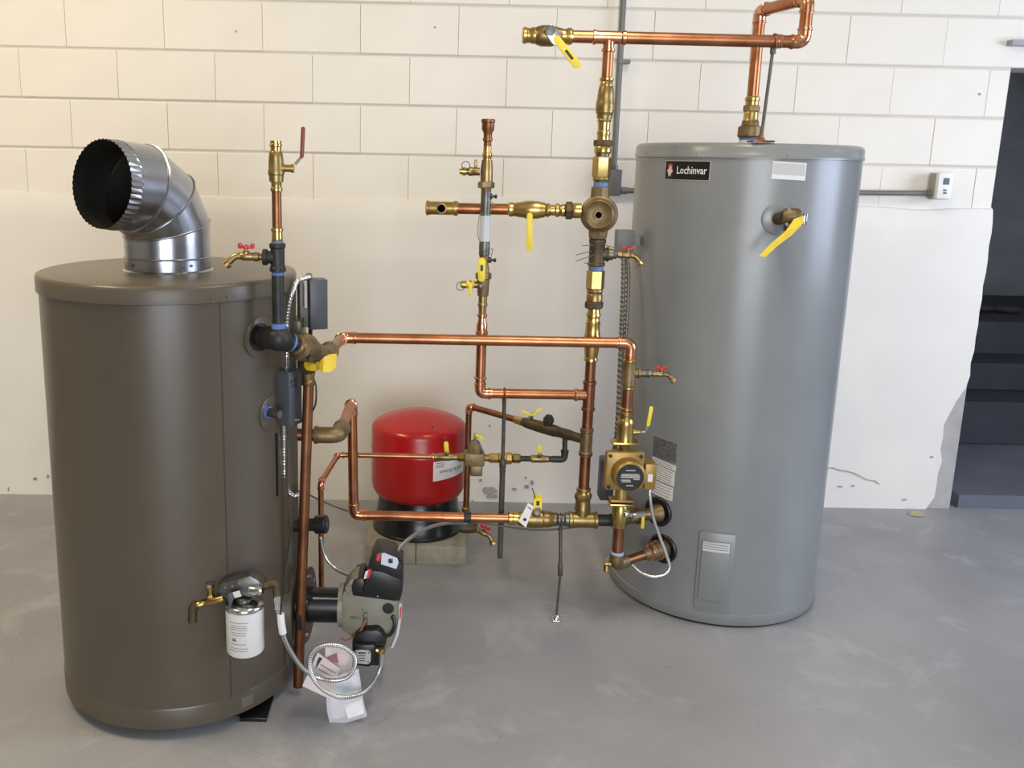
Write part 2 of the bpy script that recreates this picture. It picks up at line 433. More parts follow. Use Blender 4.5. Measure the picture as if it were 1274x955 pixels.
def blockmesh(name, w, h):
    g = .0005; vs = []; bz = .0045; bu_ = .0012
    for (du, dv, dz) in ((0, .03, 0), (0, .0035, 0), (bu_, 0, bz)):
        for (su, sz) in ((0, 0), (1, 0), (1, 1), (0, 1)):
            vs.append(((g/2+du) if su == 0 else (w-g/2-du), dv, (.004+dz) if sz == 0 else (h-.004-dz)))
    fs = [(8, 9, 10, 11)]
    for i in range(2):
        for k in range(4): fs.append((i*4+k, i*4+(k+1) % 4, i*4+4+(k+1) % 4, i*4+4+k))
    me = bpy.data.meshes.new(name); me.from_pydata(vs, [], fs)
    bm = bmesh.new(); bm.from_mesh(me); bmesh.ops.recalc_face_normals(bm, faces=bm.faces); bm.to_mesh(me); bm.free()
    me.materials.append(WPAINT); return me
BW, BH = .4064, .2032
full = blockmesh('block', BW, BH)
phA = wu(570.5, 40); phB = wu(630, 105)
rows = [(Z1-3*BH, phB), (Z1-2*BH, phA), (Z1-BH, phB), (Z1, phA), (Z1+BH, phB)]
def addblock(me, u, z):
    o = bpy.data.objects.new('block', me); COL.objects.link(o); o.parent = wall
    o.location = (u, random.uniform(-.0015, .0015), z)
for z, ph in rows:
    k0 = math.floor((-3.0-ph)/BW)
    u = ph + k0*BW; end = DOORU - .004 if z < DOORTOP - .05 else 4.3
    while u < end - .02:
        w = min(BW, end-u)
        addblock(full if w > BW-.002 else blockmesh('block', w, BH), u, z); u += BW
for zt in [Z1+2*BH + i*BH for i in range(4)]: pass
vv, ff = lbox(-4.4, 5.2, -.001, .05, Z1+2*BH, RH)
up_ = localmesh('upper_wall_face', vv, ff, WPAINT, wall)
# thick smooth plaster coat on the lower wall with a rounded, wavy ledge on top and a broken edge by the doorway
ZL = Z1-3*BH
def uedge(z):
    pts = [(0, wu(1150, 625)), (.05, wu(1160, 610)), (.2, wu(1168, 570)), (.42, wu(1178, 480)), (.6, wu(1205, 450)), (.75, DOORU+.002), (3, DOORU+.002)]
    for (a, ua), (c, uc) in zip(pts, pts[1:]):
        if z <= c: return ua + (uc-ua)*(z-a)/(c-a)
    return DOORU
rz = random.Random(3)
us = [-4.3 + i*(.04) for i in range(int((DOORU+4.3)/.04))] + [DOORU+.002]
zs = [1.0, .985, .965, .93] + [.93*(1-i/22) for i in range(1, 23)]
verts = []; faces = []; NR = len(zs)+2
def led(u): return ZL + .012*math.sin(u*1.9+.4) + .007*math.sin(u*5.3) + .003*math.sin(u*17) + (.02 if u > 1.2 else .0)
for u in us:
    L = led(u) + .012
    col = [(u, .004, L+.012), (u, -.008, L+.004)]
    for f in zs[2:]:
        z = L*f if f > .97 else L*f
        ue = min(u, uedge(z) + .004*math.sin(z*60) + .003*math.sin(z*143))
        wob = .0025*math.sin(u*3.1+z*4)+.002*math.sin(u*7.7-z*6.1)
        col.append((ue, -.020+wob, z))
    verts += col
NC = len(zs[2:])+2
for i in range(len(us)-1):
    for j in range(NC-1): faces.append((i*NC+j, i*NC+j+1, (i+1)*NC+j+1, (i+1)*NC+j))
# return edge at the broken end
k = len(verts); last = (len(us)-1)*NC
for j in range(NC): a = verts[last+j]; verts.append((a[0], .006, a[2]))
for j in range(NC-1): faces.append((last+j, last+j+1, k+j+1, k+j))
localmesh('plaster_coat', verts, faces, PLASTER, wall, smooth=True)
# bare render exposed behind the broken plaster
vv, ff = lbox(DOORU-.35, DOORU+.001, -.006, .02, .0, 1.2)
localmesh('exposed_render', vv, ff, mat('grey_render', (172, 168, 162), .8, 0, (156, 152, 147), 9, .3, 40), wall)
def wloc(P): q = P - WN*DW; return (q.dot(WU), q.dot(WN), q.z)
# crack, spalled patches and pits in the plaster
crk = [(1029, 582), (1037, 582), (1045, 585), (1053, 586), (1062, 588), (1070, 592), (1080, 597), (1089, 598), (1094, 602)]
cp = [wp(x, y, .0215) for x, y in crk]
g = tube(cp, .0022, 5); localmesh('crack', [wloc(v) for v in g[0]], g[1], BARE, wall)
def blob(x, y, rx, ry, m, seed, name='spalled_patch', th=.003):
    r_ = random.Random(seed); pts = []
    for k in range(16):
        a = 2*PI*k/16; s = r_.uniform(.65, 1.1); pts.append(wp(x+rx*s*math.cos(a), y+ry*s*math.sin(a), .0185))
    g = prism(pts, WN*-.0055); localmesh(name, [wloc(v) for v in g[0]], g[1], m, wall)
for i, (x, y, rx, ry) in enumerate([(609, 610, 10, 5), (612, 617, 8, 3), (655, 605, 3, 2.5), (662, 600, 2.5, 3), (598, 597, 2, 2), (640, 608, 3, 1.5), (654, 594, 1.5, 1.5), (609, 529, 1.6, 1.6), (588, 623, 1.4, 1.4), (44, 595, 3, 2), (60, 592, 2, 2), (11, 608, 1, 3), (1045, 605, 3, 1.2), (1061, 604, 2, 1.2), (1159, 568, 2, 1), (1125, 621, 3, 1)]):
    blob(x, y, rx, ry, BARE, i)
# holes in the block face
for x, y in ((1219, 117), (294, 39), (541, 34)):
    P = wp(x, y, .0015); g = lathe(P, WN*-1, [(0, .005), (.001, .005)], 8); localmesh('anchor_hole', [wloc(v) for v in g[0]], g[1], BARE, wall)
# door opening: lintel and room beyond with steps
P = wp(1252, 54); mk('trim_1', box(V((3.25, DW+.03, P.z)), 1.8, .09, .022), mat('lintel_steel', (150, 150, 150), .5), kind='structure', smooth=False)
DX = 2.43
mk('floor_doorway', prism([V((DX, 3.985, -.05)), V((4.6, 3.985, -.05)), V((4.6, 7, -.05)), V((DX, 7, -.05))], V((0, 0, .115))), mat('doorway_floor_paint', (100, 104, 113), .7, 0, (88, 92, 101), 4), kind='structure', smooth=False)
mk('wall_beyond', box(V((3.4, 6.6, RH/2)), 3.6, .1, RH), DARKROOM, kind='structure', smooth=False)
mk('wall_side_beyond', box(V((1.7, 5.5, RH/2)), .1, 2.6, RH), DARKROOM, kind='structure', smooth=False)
P1_ = onz(1235, 553, .065); 
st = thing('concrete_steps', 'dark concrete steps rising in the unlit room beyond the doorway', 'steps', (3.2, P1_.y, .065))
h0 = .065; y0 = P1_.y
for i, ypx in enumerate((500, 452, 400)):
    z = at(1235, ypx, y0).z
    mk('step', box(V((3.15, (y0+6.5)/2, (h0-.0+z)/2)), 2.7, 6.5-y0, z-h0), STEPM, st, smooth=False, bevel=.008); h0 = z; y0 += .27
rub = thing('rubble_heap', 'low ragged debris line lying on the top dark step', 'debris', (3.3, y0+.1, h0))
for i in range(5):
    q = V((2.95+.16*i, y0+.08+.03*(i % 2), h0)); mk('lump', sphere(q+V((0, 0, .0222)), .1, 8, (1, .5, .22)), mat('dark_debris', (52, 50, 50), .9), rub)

# ceiling strip lamps (out of view, the room's light)
for i, (x, y) in enumerate(((-2.0, 2.0), (.7, 1.8))):
    t = thing('strip_lamp', ['white strip lamp on the ceiling to the left', 'white strip lamp on the ceiling near the room centre'][i], 'lamp', (x, y, 3.3), 'ceiling strip lamps')
    mk('housing', box(V((x, y, 3.355)), .2, 1.4, .09), WHITE, t, bevel=.006)

# leaf scrap on the floor
P = onz(1140, 641, 0); mk('leaf_scrap', prism([P+V(v) for v in ((-.035, -.01, .004), (-.01, .022, .008), (.02, .018, .006), (.034, -.016, .003), (0, -.02, .003))], V((0, 0, .004))), LEAF, label='small pale dry leaf lying on the floor by the doorway', cat='leaf')

# ================================================================ BIG THINGS
TK = (1.0445, 3.1888, .3676); BO = (-.7411, 2.4891, .3366)
def up_lathe(c, prof, n=64): return lathe(V((c[0], c[1], 0)), V((0, 0, 1)), prof, n)
def rivet(parent, x, y, c, r=.0035, m=None, dr=0):
    P = hit(x, y, (c[0], c[1], c[2]+dr)); a = ang(P, c); d = V((math.cos(a), math.sin(a), 0))
    mk('screw', lathe(P-d*.001, d, [(0, r), (.002, r*.9), (.0035, r*.4)], 8), STEEL if m is None else m, parent)

# ---- grey storage tank
tank = thing('storage_tank', 'tall grey cylindrical hot water storage tank at the right', 'water tank', (TK[0], TK[1], 0))
R = TK[2]; TT = 1.602
mk('jacket', up_lathe(TK, [(.045, R), (1.56, R)], 96), TPAINT, tank)
mk('base_ring', up_lathe(TK, [(.008, R+.001), (.012, R+.004), (.045, R+.004), (.048, R)], 96), TPAINT, tank)
mk('base_skid', up_lathe(TK, [(0, R-.006), (.01, R-.006)], 64), BLACKM, tank)
mk('lid', up_lathe(TK, [(1.555, R), (1.556, R+.005), (1.566, R+.005), (1.568, R+.003), (TT-.014, R+.003), (TT-.004, R-.002), (TT, R-.014), (TT, .01)], 96), TPAINT, tank, sharp=60)
for x, y in ((804, 190), (867, 191.5), (979, 193), (891, 769), (995, 756), (789, 737)): rivet(tank, x, y, TK, .004, TPAINT, .004)
# name plate
P = hit(855, 212, TK); a = ang(P, TK); a0, a1 = ang(hit(828.5, 211, TK), TK), ang(hit(883, 211, TK), TK)
z0, z1 = hit(855, 223.5, TK).z, hit(855, 200.5, TK).z
mk('plate_border', cpatch(TK, R, a0-.006, a1+.006, z0-.002, z1+.002, .0008), mat('plate_edge', (176, 172, 160), .5), tank)
bp = mk('name_plate', cpatch(TK, R, a0, a1, z0, z1, .0014), mat('name_plate_black', (16, 15, 13), .35), tank)
ac = a0+(a1-a0)*.62; zc = (z0+z1)/2
text(bp, 'Lochinvar', .0335, None, None, None, mat('plate_white', (226, 222, 214), .5), cylw=(TK, R+.0018, ac, zc), bold=.0003, xs=.80)
def cpoly(pts, m, name, parent, r):  # small flat shape on the tank skin: (angle offset in metres, z)
    vs = []
    for rr_ in (r, r+.0004): vs += [V((TK[0]+rr_*math.cos(acx+u/R), TK[1]+rr_*math.sin(acx+u/R), zc+w)) for u, w in pts]
    n = len(pts); mk(name, (vs, [tuple(range(n)), tuple(range(n, 2*n))] + [(i, (i+1) % n, n+(i+1) % n, n+i) for i in range(n)]), m, parent, smooth=False)
acx = a0+(a1-a0)*.13
cpoly([(-.010, .016), (-.004, .021), (.005, .020), (.009, .012), (.006, .004), (-.007, .005)], mat('emblem_red', (178, 62, 58), .5), 'emblem', bp, R+.0016)
cpoly([(-.009, .004), (.008, .004), (.010, -.006), (.004, -.010), (.003, -.021), (-.002, -.014), (-.006, -.022), (-.008, -.008), (-.013, -.002)], mat('emblem_pale', (216, 184, 172), .5), 'emblem', bp, R+.0016)
cpoly([(-.004, .013), (.004, .013), (.005, .002), (-.005, -.003)], mat('emblem_pale', (216, 184, 172), .5), 'emblem', bp, R+.0021)
# pale rating label
a0, a1 = ang(hit(960.5, 213, TK), TK), ang(hit(1002.5, 213, TK), TK); z0, z1 = hit(980, 223.5, TK).z, hit(980, 201.5, TK).z
rl = mk('rating_label', cpatch(TK, R, a0, a1, z0, z1, .001, skew=-.004), mat('label_white', (214, 212, 206), .5), tank)
mk('label_panel', cpatch(TK, R+.001, a0+.005, a1-.008, z0+.014, z1-.004, .0005, skew=-.004), mat('label_grey', (182, 180, 176), .5), rl)
# relief port plate
P = hit(967, 272, TK); RP = P.copy(); rd = V((math.cos(ang(P, TK)), math.sin(ang(P, TK)), 0))
mk('port_plate', lathe(P - rd*.004, rd, [(0, .048), (.007, .048), (.009, .045), (.009, .01)], 40), TPAINT, tank)
# element cover low on the front
def tl(x, y): return hit(x, y, TK)
a0, a1 = ang(tl(863, 750), TK), ang(tl(908, 752), TK); z0, z1 = tl(885, 757).z, tl(890, 662).z
cv = mk('access_cover', cpatch(TK, R-.001, a0, a1, z0, z1, .009), TPAINT, tank, bevel=.003)
a2, a3 = a0+(a1-a0)*.10, a0+(a1-a0)*.86; z2, z3 = z0+.035, z1-.028
mk('cover_panel', cpatch(TK, R+.006, a2, a3, z2, z3, .009), TPAINT, cv, bevel=.003)
mk('cover_label', cpatch(TK, R+.015, a2+.01, a3-.01, z3-.036, z3-.004, .0006), mat('cover_label_grey', (196, 196, 192), .5), cv)
mk('cover_label_print', [cpatch(TK, R+.0156, a2+.018, a3-.02, z3-.011-.008*i, z3-.0085-.008*i, .0003) for i in range(3)], GREYINK, cv)
# warning stickers
a0, a1 = ang(tl(812, 565), TK), ang(tl(842.5, 566), TK)
z = lambda y: tl(827, y).z
mk('dark_sticker', cpatch(TK, R, a0, a1-.01, z(572), z(547), .0006, skew=-.006), mat('faded_sticker', (104, 104, 100), .5, 0, (70, 70, 68), 90), tank)
for i, (ya, yb) in enumerate(((580.5, 574), (600, 582), (619, 602))):
    w = mk('white_sticker', cpatch(TK, R, a0-.006*i, a1-.006*i, z(yb-2) if False else z(ya), z(yb), .0009, skew=-.010), mat('sticker_white', (206, 202, 194), .6), tank)
    n = (2, 6, 4)[i]; zz0, zz1 = z(ya), z(yb)
    mk('print_lines', [cpatch(TK, R+.0009, a0+.02, a1-.03-.01*(k % 2), zz1-(k+.8)*(zz1-zz0)/(n+.6)-.0012, zz1-(k+.8)*(zz1-zz0)/(n+.6)+.0012, .0003, skew=-.008) for k in range(n)], GREYINK, w)
# side ports with black foam collars
PU = hit(819, 636, TK); PL = hit(825, 682, TK)
for P in (PU, PL):
    d = V((math.cos(ang(P, TK)), math.sin(ang(P, TK)), 0))
    mk('port_collar', lathe(P - d*.02, d, [(0, .052), (.024, .052), (.027, .048), (.022, .036)], 30), BLACK, tank)

# ---- boiler
boiler = thing('boiler', 'squat taupe cylindrical boiler with a galvanised flue on its lid', 'boiler', (BO[0], BO[1], 0))
R = BO[2]
mk('jacket', up_lathe(BO, [(.09, R), (1.18, R)], 96), BPAINT, boiler)
mk('base_band', up_lathe(BO, [(.032, R-.004), (.034, R+.002), (.088, R+.002), (.092, R)], 96), BPAINT, boiler)
mk('lid', up_lathe(BO, [(1.175, R), (1.177, R+.007), (1.211, R+.007), (1.219, R+.004), (1.222, R-.004), (1.222, .02)], 96), BTOP, boiler, sharp=50)
mk('underside', up_lathe(BO, [(.006, R-.05), (.034, R-.05)], 48), BLACKM, boiler)
for k in range(4):
    a = PI/4 + k*PI/2; mk('foot', box(V((BO[0]+.27*math.cos(a), BO[1]+.27*math.sin(a), .017)), .06, .06, .034), BLACKM, boiler)
sa = ang(hit(280, 600, BO), BO)
mk('seam', cpatch(BO, R, sa-.004, sa+.004, .09, 1.175, .0012, 2), mat('seam_dark', (60, 54, 46), .5), boiler)
mk('overlap_strip', cpatch(BO, R, sa+.004, sa+.16, .09, 1.175, .0014, 6), BPAINT, boiler)
for x, y in ((262, 371), (282, 369.5), (279, 415), (278, 520), (287, 702), (287, 835), (280, 877)): rivet(boiler, x, y, BO, .0035, BTOP, .006 if y < 375 else .001)
# round access plate and port holes on the jacket
def bhit(x, y): return hit(x, y, BO)
for x, y, rr_ in ((314, 420, .055), (328, 514, .05)):
    P = bhit(x+10, y); d = V((math.cos(ang(P, BO)), math.sin(ang(P, BO)), 0))
    mk('cover_plate', lathe(P-d*.004, d, [(0, rr_), (.0055, rr_), (.0065, rr_-.002), (.0065, .01)], 36), BPAINT, boiler)
BP = bhit(322, 419); bd = V((math.cos(ang(BP, BO)), math.sin(ang(BP, BO)), 0))
mk('port_collar', lathe(BP-bd*.012, bd, [(0, .036), (.02, .036), (.021, .028)], 28), BLACKM, boiler)
# flat front casing strip on the burner side
for a_, w_ in ((-.30, .010), (-.05, .014)):
    mk('casing_rail', cpatch(BO, R, a_-w_, a_+w_, .09, 1.17, .012, 3), BPAINT, boiler)
mk('casing_gap', cpatch(BO, R, -.42, -.40, .62, .80, .003, 3), BLACKM, boiler)
mk('rear_bracket', [box(V((BO[0]+R+.012, BO[1]+.02, 1.04)), .03, .10, .10), box(V((BO[0]+R+.02, BO[1]+.07, .96)), .03, .07, .14)], BPAINT, boiler, bevel=.003)
mk('scuff_patch', cpatch(BO, R+.0, ang(bhit(300, 870), BO), ang(bhit(314, 866), BO), .048, .078, .003, 3), mat('scuffed_enamel', (98, 91, 80), .5), boiler)  # raised patch for the worn pale scratches on the enamel
mk('floor_pad', box(onz(318, 886, .006) + V((0, .02, 0)), .075, .11, .012), BLACKM, label='black rubber pad on the floor under the boiler front edge', cat='pad', bevel=.002)

# ---- galvanised flue elbow
FC = V((-.745, 2.49, 1.2225)); fr = .1145
fn = V((-.51, -.86, 0)).normalized()
flue = thing('flue_elbow', 'shiny galvanised segmented flue elbow with open end above the boiler', 'flue pipe', FC)
def circ(c, nrm, upv, r, n=48):
    x = upv.cross(nrm).normalized(); y = nrm.cross(x); return [c + x*(r*math.cos(2*PI*k/n)) + y*(r*math.sin(2*PI*k/n)) for k in range(n)]
def ringseg(c0, n0, c1, n1, r, n=48, t=0, up0=None):
    side = V((0, 0, 1)).cross(fn).normalized()
    def cc(c, nn): 
        y = nn.cross(side).normalized(); return [c + side*(r*math.cos(2*PI*k/n)) + y*(r*math.sin(2*PI*k/n)) for k in range(n)]
    a, b_ = cc(c0, n0), cc(c1, n1); return a+b_, [(i, (i+1) % n, n+(i+1) % n, n+i) for i in range(n)]
ub = V((0, 0, 1)); RB = .15; zb = 1.326
def fdir(t): return (ub*math.cos(t) + fn*math.sin(t)).normalized()
cen = V((FC.x, FC.y, zb)) + fn*RB
def fpos(t): return cen - fn*(RB*math.cos(t)) + ub*(RB*math.sin(t))
TILT = math.radians(84)
cuts = [TILT*(k+.5)/3.0 for k in range(3)]
planes = [(V((FC.x, FC.y, 1.228)), ub)] + [(None, fdir(c)) for c in cuts]
# centre line of a mitred elbow: straight pieces meeting on the cut planes
cl = [V((FC.x, FC.y, 1.225))]
dirs = [fdir(0), fdir(TILT/3), fdir(2*TILT/3), fdir(TILT)]
p = V((FC.x, FC.y, zb+.01)); cl.append(p); seg = 2*RB*math.tan(TILT/6)
for k in (1, 2): p = p + dirs[k]*seg; cl.append(p)
cl.append(p + dirs[3]*.078); 
def mitre(i):
    if i == 0: return dirs[0]
    if i == 4: return dirs[3]
    return (dirs[i-1]+dirs[i]).normalized()
side = V((0, 0, 1)).cross(fn).normalized()
def section(c, d, nrm, r, n=64):
    # circle of the pipe (axis d) cut by the plane through c with normal nrm
    y = d.cross(side).normalized(); out = []
    for k in range(n):
        q = side*(r*math.cos(2*PI*k/n)) + y*(r*math.sin(2*PI*k/n)); out.append(c + q - d*(q.dot(nrm)/d.dot(nrm)))
    return out
for i in range(4):
    a, b_ = section(cl[i], dirs[i], mitre(i), fr), section(cl[i+1], dirs[i], mitre(i+1), fr)
    n = 64; fs = [(k, (k+1) % n, n+(k+1) % n, n+k) for k in range(n)]
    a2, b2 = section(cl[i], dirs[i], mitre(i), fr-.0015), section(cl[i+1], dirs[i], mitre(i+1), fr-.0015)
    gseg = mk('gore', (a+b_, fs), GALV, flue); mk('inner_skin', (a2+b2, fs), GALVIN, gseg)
    if i: 
        mk('seam_bead', tube(section(cl[i], dirs[i], mitre(i), fr+.001), .0028, 8, closed=True), GALV, gseg)
# crimped end
n = 96; d = dirs[3]; y = d.cross(side).normalized()
vs = []; 
for s, amp in ((0, 0), (.004, .0016), (.034, .0030)):
    for k in range(n):
        r = fr - .0005 - (amp if k % 2 else 0) - s*.05; vs.append(cl[4] + d*s + side*(r*math.cos(2*PI*k/n)) + y*(r*math.sin(2*PI*k/n)))
fs = [(j*n+k, j*n+(k+1) % n, (j+1)*n+(k+1) % n, (j+1)*n+k) for j in range(2) for k in range(n)]
ce = mk('crimped_end', (vs, fs), GALV, flue, smooth=False)
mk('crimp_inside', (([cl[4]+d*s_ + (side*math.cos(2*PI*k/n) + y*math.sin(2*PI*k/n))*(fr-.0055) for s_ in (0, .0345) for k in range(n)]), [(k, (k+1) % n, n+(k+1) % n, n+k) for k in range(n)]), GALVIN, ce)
mk('collar_bead', tube(circ(V((FC.x, FC.y, 1.258)), ub, V((0, 1, 0)), fr+.001), .0025, 8, closed=True), GALV, flue)
mk('base_collar', lathe(V((FC.x, FC.y, 1.2222)), ub, [(0, fr+.006), (.002, fr+.004), (.004, fr+.0008)], 48, cap=False), GALV, flue)
for a in (-2.2, -.95, -.75):
    q = V((FC.x+fr*math.cos(a), FC.y+fr*math.sin(a), 1.242)); dd = V((math.cos(a), math.sin(a), 0)); mk('screw', lathe(q, dd, [(0, .004), (.003, .0035), (.004, .002)], 8), STEEL, flue)

# ---- red expansion tank on two blocks
EX = (-.066, 3.468)
for i in range(2):
    x = (-.262, -.067)[i]
    mk('concrete_block', box(V((x+.097, 3.463, .0385)), .1935, .397, .077), CONC, label=['left one of two grey concrete blocks under the red tank', 'right one of two grey concrete blocks under the red tank'][i], cat='block', group='blocks under the red tank', bevel=.004)
ex = thing('expansion_tank', 'red domed steel expansion tank on a black skirt', 'expansion tank', (EX[0], EX[1], .077))
er = .1885
mk('skirt', up_lathe(EX, [(.078, .172), (.080, .181), (.088, .181), (.092, .177), (.15, .166), (.228, .156), (.243, .145)], 56), BLACKM, ex)
prof = [(.209, .115), (.217, .151), (.231, .173), (.253, .185), (.275, er), (.408, er), (.413, er+.0015), (.419, er+.0015), (.424, er), (.492, er)]
prof = prof[:10] + [(.504, er-.003), (.514, er-.011), (.522, er-.024), (.534, er*.74), (.547, er*.55), (.557, er*.36), (.563, er*.18), (.565, .004)]
mk('shell', up_lathe(EX, prof, 64), RED, ex, sharp=60)
EC = (EX[0], EX[1], er)
a0, a1 = ang(hit(539, 585, EC), EC), ang(hit(576, 583, EC), EC)
zl0, zl1 = hit(545, 597, EC).z, hit(545, 573, EC).z
lb = mk('paper_label', cpatch(EX, er, a0, a1, zl0, zl1, .0008, skew=.008), PAPER, ex)
o = text(lb, 'Bell & Gossett', .020, None, None, None, INK, cylw=(EX, er+.0014, (a0+a1)/2, (zl0+zl1)/2-.008))
base = ROOT[lb.name]; am = (a0+a1)/2; zm = (zl0+zl1)/2-.008
for v in o.data.vertices:      # the label was stuck on upside down
    w = v.co + base; a = math.atan2(w.y-EX[1], w.x-EX[0]); a = 2*am-a; zz = 2*zm-w.z
    v.co = V((EX[0]+(er+.0014)*math.cos(a), EX[1]+(er+.0014)*math.sin(a), zz)) - base
mk('print_lines', [cpatch(EX, er+.0008, a0+.05, a0+.24, zl1-.012-.008*k, zl1-.009-.008*k, .0004) for k in range(3)], GREYINK, lb)
P = hit(538, 534, EC); mk('valve_plug', lathe(P+V((0, .02, .002)), V((0, -1, .4)), [(0, .004), (.022, .004)], 8), BLACK, ex)

# ================================================================ PIPEWORK
YR = 2.855; XR = .4945                      # plane and axis of the main riser
rv = lambda y, x=740: V((XR, YR, at(x, y, YR).z))
R0, R1 = V((XR, YR, 2.0)), V((XR, YR, .2))   # riser axis
pr = .0163                                   # main copper radius
DN = V((0, 0, -1)); UP = V((0, 0, 1)); XP = V((1, 0, 0))

# ---- header: top pipe, loop and drop to the tank
H0 = at(655, 43, YR); H1 = at(985, 52, YR); zH = (H0.z+H1.z)/2 + .0
HA, HB = V((H0.x, YR, at(700, 45, YR).z)), V((at(1000, 52, YR).x, YR, at(985, 52, YR).z))
hdr = thing('hot_water_pipe', 'copper pipe running along the top and looping down onto the grey tank', 'pipe', V((XR, YR, zH)))
hr = .0183
zl = at(1002, -2, YR).z; yb_ = 3.09; xb_ = at(946, 12, yb_).x
top_r = V((HB.x, YR, zl)); back = V((xb_, yb_, zl)); nip = V((xb_, yb_, at(932, 120, yb_).z))
run(hdr, [onl(HA, HB, 712, 0), HB, top_r, back, nip], hr, COPPER, .034)
chain(hdr, HA, HB, [('tee', COPPERB, [(737, 15), (738, 18.5), (741, 18.5), (742, 16), (772, 16), (774, 18.5), (778, 18.5), (779, 15)]),
                    ('coupling', COPPERB, [(962, 15.5), (963, 18.5), (966, 18.5), (967, 17), (972, 17)])], 0)
chain(hdr, R0, R1, [('tee_branch', COPPERB, [(48, 14), (60, 14), (61, 17), (64, 17), (65, 14)]), ('pipe', COPPER, [(64, 13.4), (97, 13.4)])], 1)
N0, N1 = nip, nip + DN
chain(hdr, N0, N1, [('press_adapter', BRASS, [(120, 15), (122, 18), (125, 18), (126, 16), (131, 16)]), ('nut', BRASSD, [(131, 19), (132, 21), (138, 21), (139, 19)], 6),
                    ('adapter_neck', BRASS, [(139, 17), (142, 18), (148, 18), (150, 19)]),
                    ('bronze_adapter', BRONZE, [(149, 18), (151, 20), (156, 21), (158, 28), (169, 28.5), (171, 26)]), ('thread_tape', BLUE, [(170.5, 24), (174, 24)]),
                    ('nipple', WHITE, [(173.5, 23), (182, 23)])], 1)
# rod standing on the tank lid that carries the header
rodx = at(962, 60, YR).x
rs = thing('pipe_prop', 'thin dark rod propping the top copper pipe on the tank lid', 'pipe stand', V((rodx-.012, YR, TT)))
A_ = V((rodx-.012, YR, TT+.004)); B_ = V((rodx, YR, at(962, 60, YR).z+.004))
mk('rod', cyl(A_, B_, .0052, 10), RODM, rs)
mk('foot_plate', box(A_ + V((0, 0, .001)), .066, .06, .006), COPPERD, rs, bevel=.001)
mk('foot_socket', lathe(A_+V((0, 0, .003)), UP, [(0, .013), (.006, .012), (.008, .009), (.018, .008)], 12), COPPERD, rs)
mk('clamp_socket', lathe(B_, DN, [(0, .009), (.02, .009), (.021, .006)], 10), RODM, rs)
mk('clamp', tube(circ(V((rodx, YR, HB.z)), XP, UP, hr+.002, 24), .0035, 8, closed=True), COPPERD, rs)

# ---- ball valve at the left end of the header
bv = thing('ball_valve', 'brass ball valve with slanted yellow lever at the open end of the top pipe', 'valve', V((H0.x, YR, zH)))
chain(bv, HA, HB, [('press_end', BRASS, [(650, 17), (651, 20), (655, 20), (656, 18), (660, 18), (662, 20), (666, 20)]),
                   ('valve_body', BRASSD, [(665, 18), (668, 22), (674, 25.5), (686, 25.5), (690, 23), (696, 20), (699, 19)]),
                   ('press_end', BRASS, [(699, 18), (702, 18), (704, 18), (707, 20.5), (710, 20.5), (712.5, 17)])], 0)
P = at(684, 38, YR-.035); Q = at(717, 80, YR-.035)
mk('stem', cyl(V((P.x, YR, P.z)), P, .008, 10), STEEL, bv)
lever(bv, P, P.lerp(Q, .26), 15, CHROME, .003, name='hub_plate')
lever(bv, P.lerp(Q, .26), Q, 10, YELLOW, .006, hub=False, logo=True)

# ---- brass check valve and union on the upper riser
cv_ = thing('check_valve', 'bulbous brass check valve and union on the riser under the top tee', 'valve', rv(190))
chain(cv_, R0, R1, [('press_end', BRASS, [(96, 14), (97, 17.5), (100, 17.5), (102, 15), (105, 16.5), (107, 16.5)]),
                    ('valve_body', BRASSD, [(107, 17), (110, 18.5), (120, 21), (122, 20.5), (128, 23), (136, 23.5), (138, 22.5), (140, 22.5), (142, 20), (147, 19.5)]),
                    ('press_end', BRASS, [(147, 17), (150, 18), (152, 15.5), (156, 15.5), (158, 15.5), (162, 14.5), (164, 17), (167, 17), (169, 15.5), (174.5, 16)]),
                    ('union_nut', DBRONZE, [(174, 21), (175, 24), (181, 24), (182, 21)], 8), ('union_tail', BRASS, [(182, 20), (184, 21.5), (189, 21.5), (191, 19)]),
                    ('gasket', STEEL, [(191, 17), (195, 17)])], 1)
# ---- thermostatic mixing valve
mx = thing('mixing_valve', 'round bronze mixing valve with dished face and centre socket', 'valve', rv(266))
MC = V((XR, YR, rv(266, 744).z)); mp_ = mpp(MC)
chain(mx, R0, R1, [('hex_adapter', BRASS, [(194.5, 20), (196, 23.5), (219, 23.5), (221, 21)], 6), ('adapter_foot', BRASSD, [(220.5, 20), (223, 21), (227, 17)]),
                   ('thread_tape', BLUE, [(226.5, 18), (233, 18)]), ('inlet_hub', BRONZE, [(232, 20), (233, 23), (240, 23), (247, 24)], 8),
                   ('outlet_hub', BRONZE, [(285, 24), (290, 23.5), (296, 22), (297, 20)], 8)], 1)
mdir = (O - MC); mdir.z = 0; mdir.x -= .05; mdir.normalize()
Bm = MC + mdir*-.045
mk('valve_body', lathe(Bm, mdir, [(0, 12*mp_), (.008, 19*mp_), (.02, 22.5*mp_), (.06, 23.3*mp_), (.072, 22.4*mp_), (.076, 20*mp_), (.084, 19.8*mp_), (.094, 18.5*mp_), (.098, 16.5*mp_), (.094, 14.8*mp_), (.092, 6.4*mp_), (.098, 6.2*mp_), (.104, 5.6*mp_)], 40), BRONZE, mx)
C_ = Bm + mdir*.1042
mk('centre_hex', lathe(Bm+mdir*.092, mdir, [(0, 6.6*mp_), (.0165, 6.4*mp_)], 6), BRONZE, mx)
mk('socket_hole', lathe(Bm+mdir*.1087, mdir, [(0, 4*mp_), (.0006, 4*mp_)], 14), HOLE, mx)

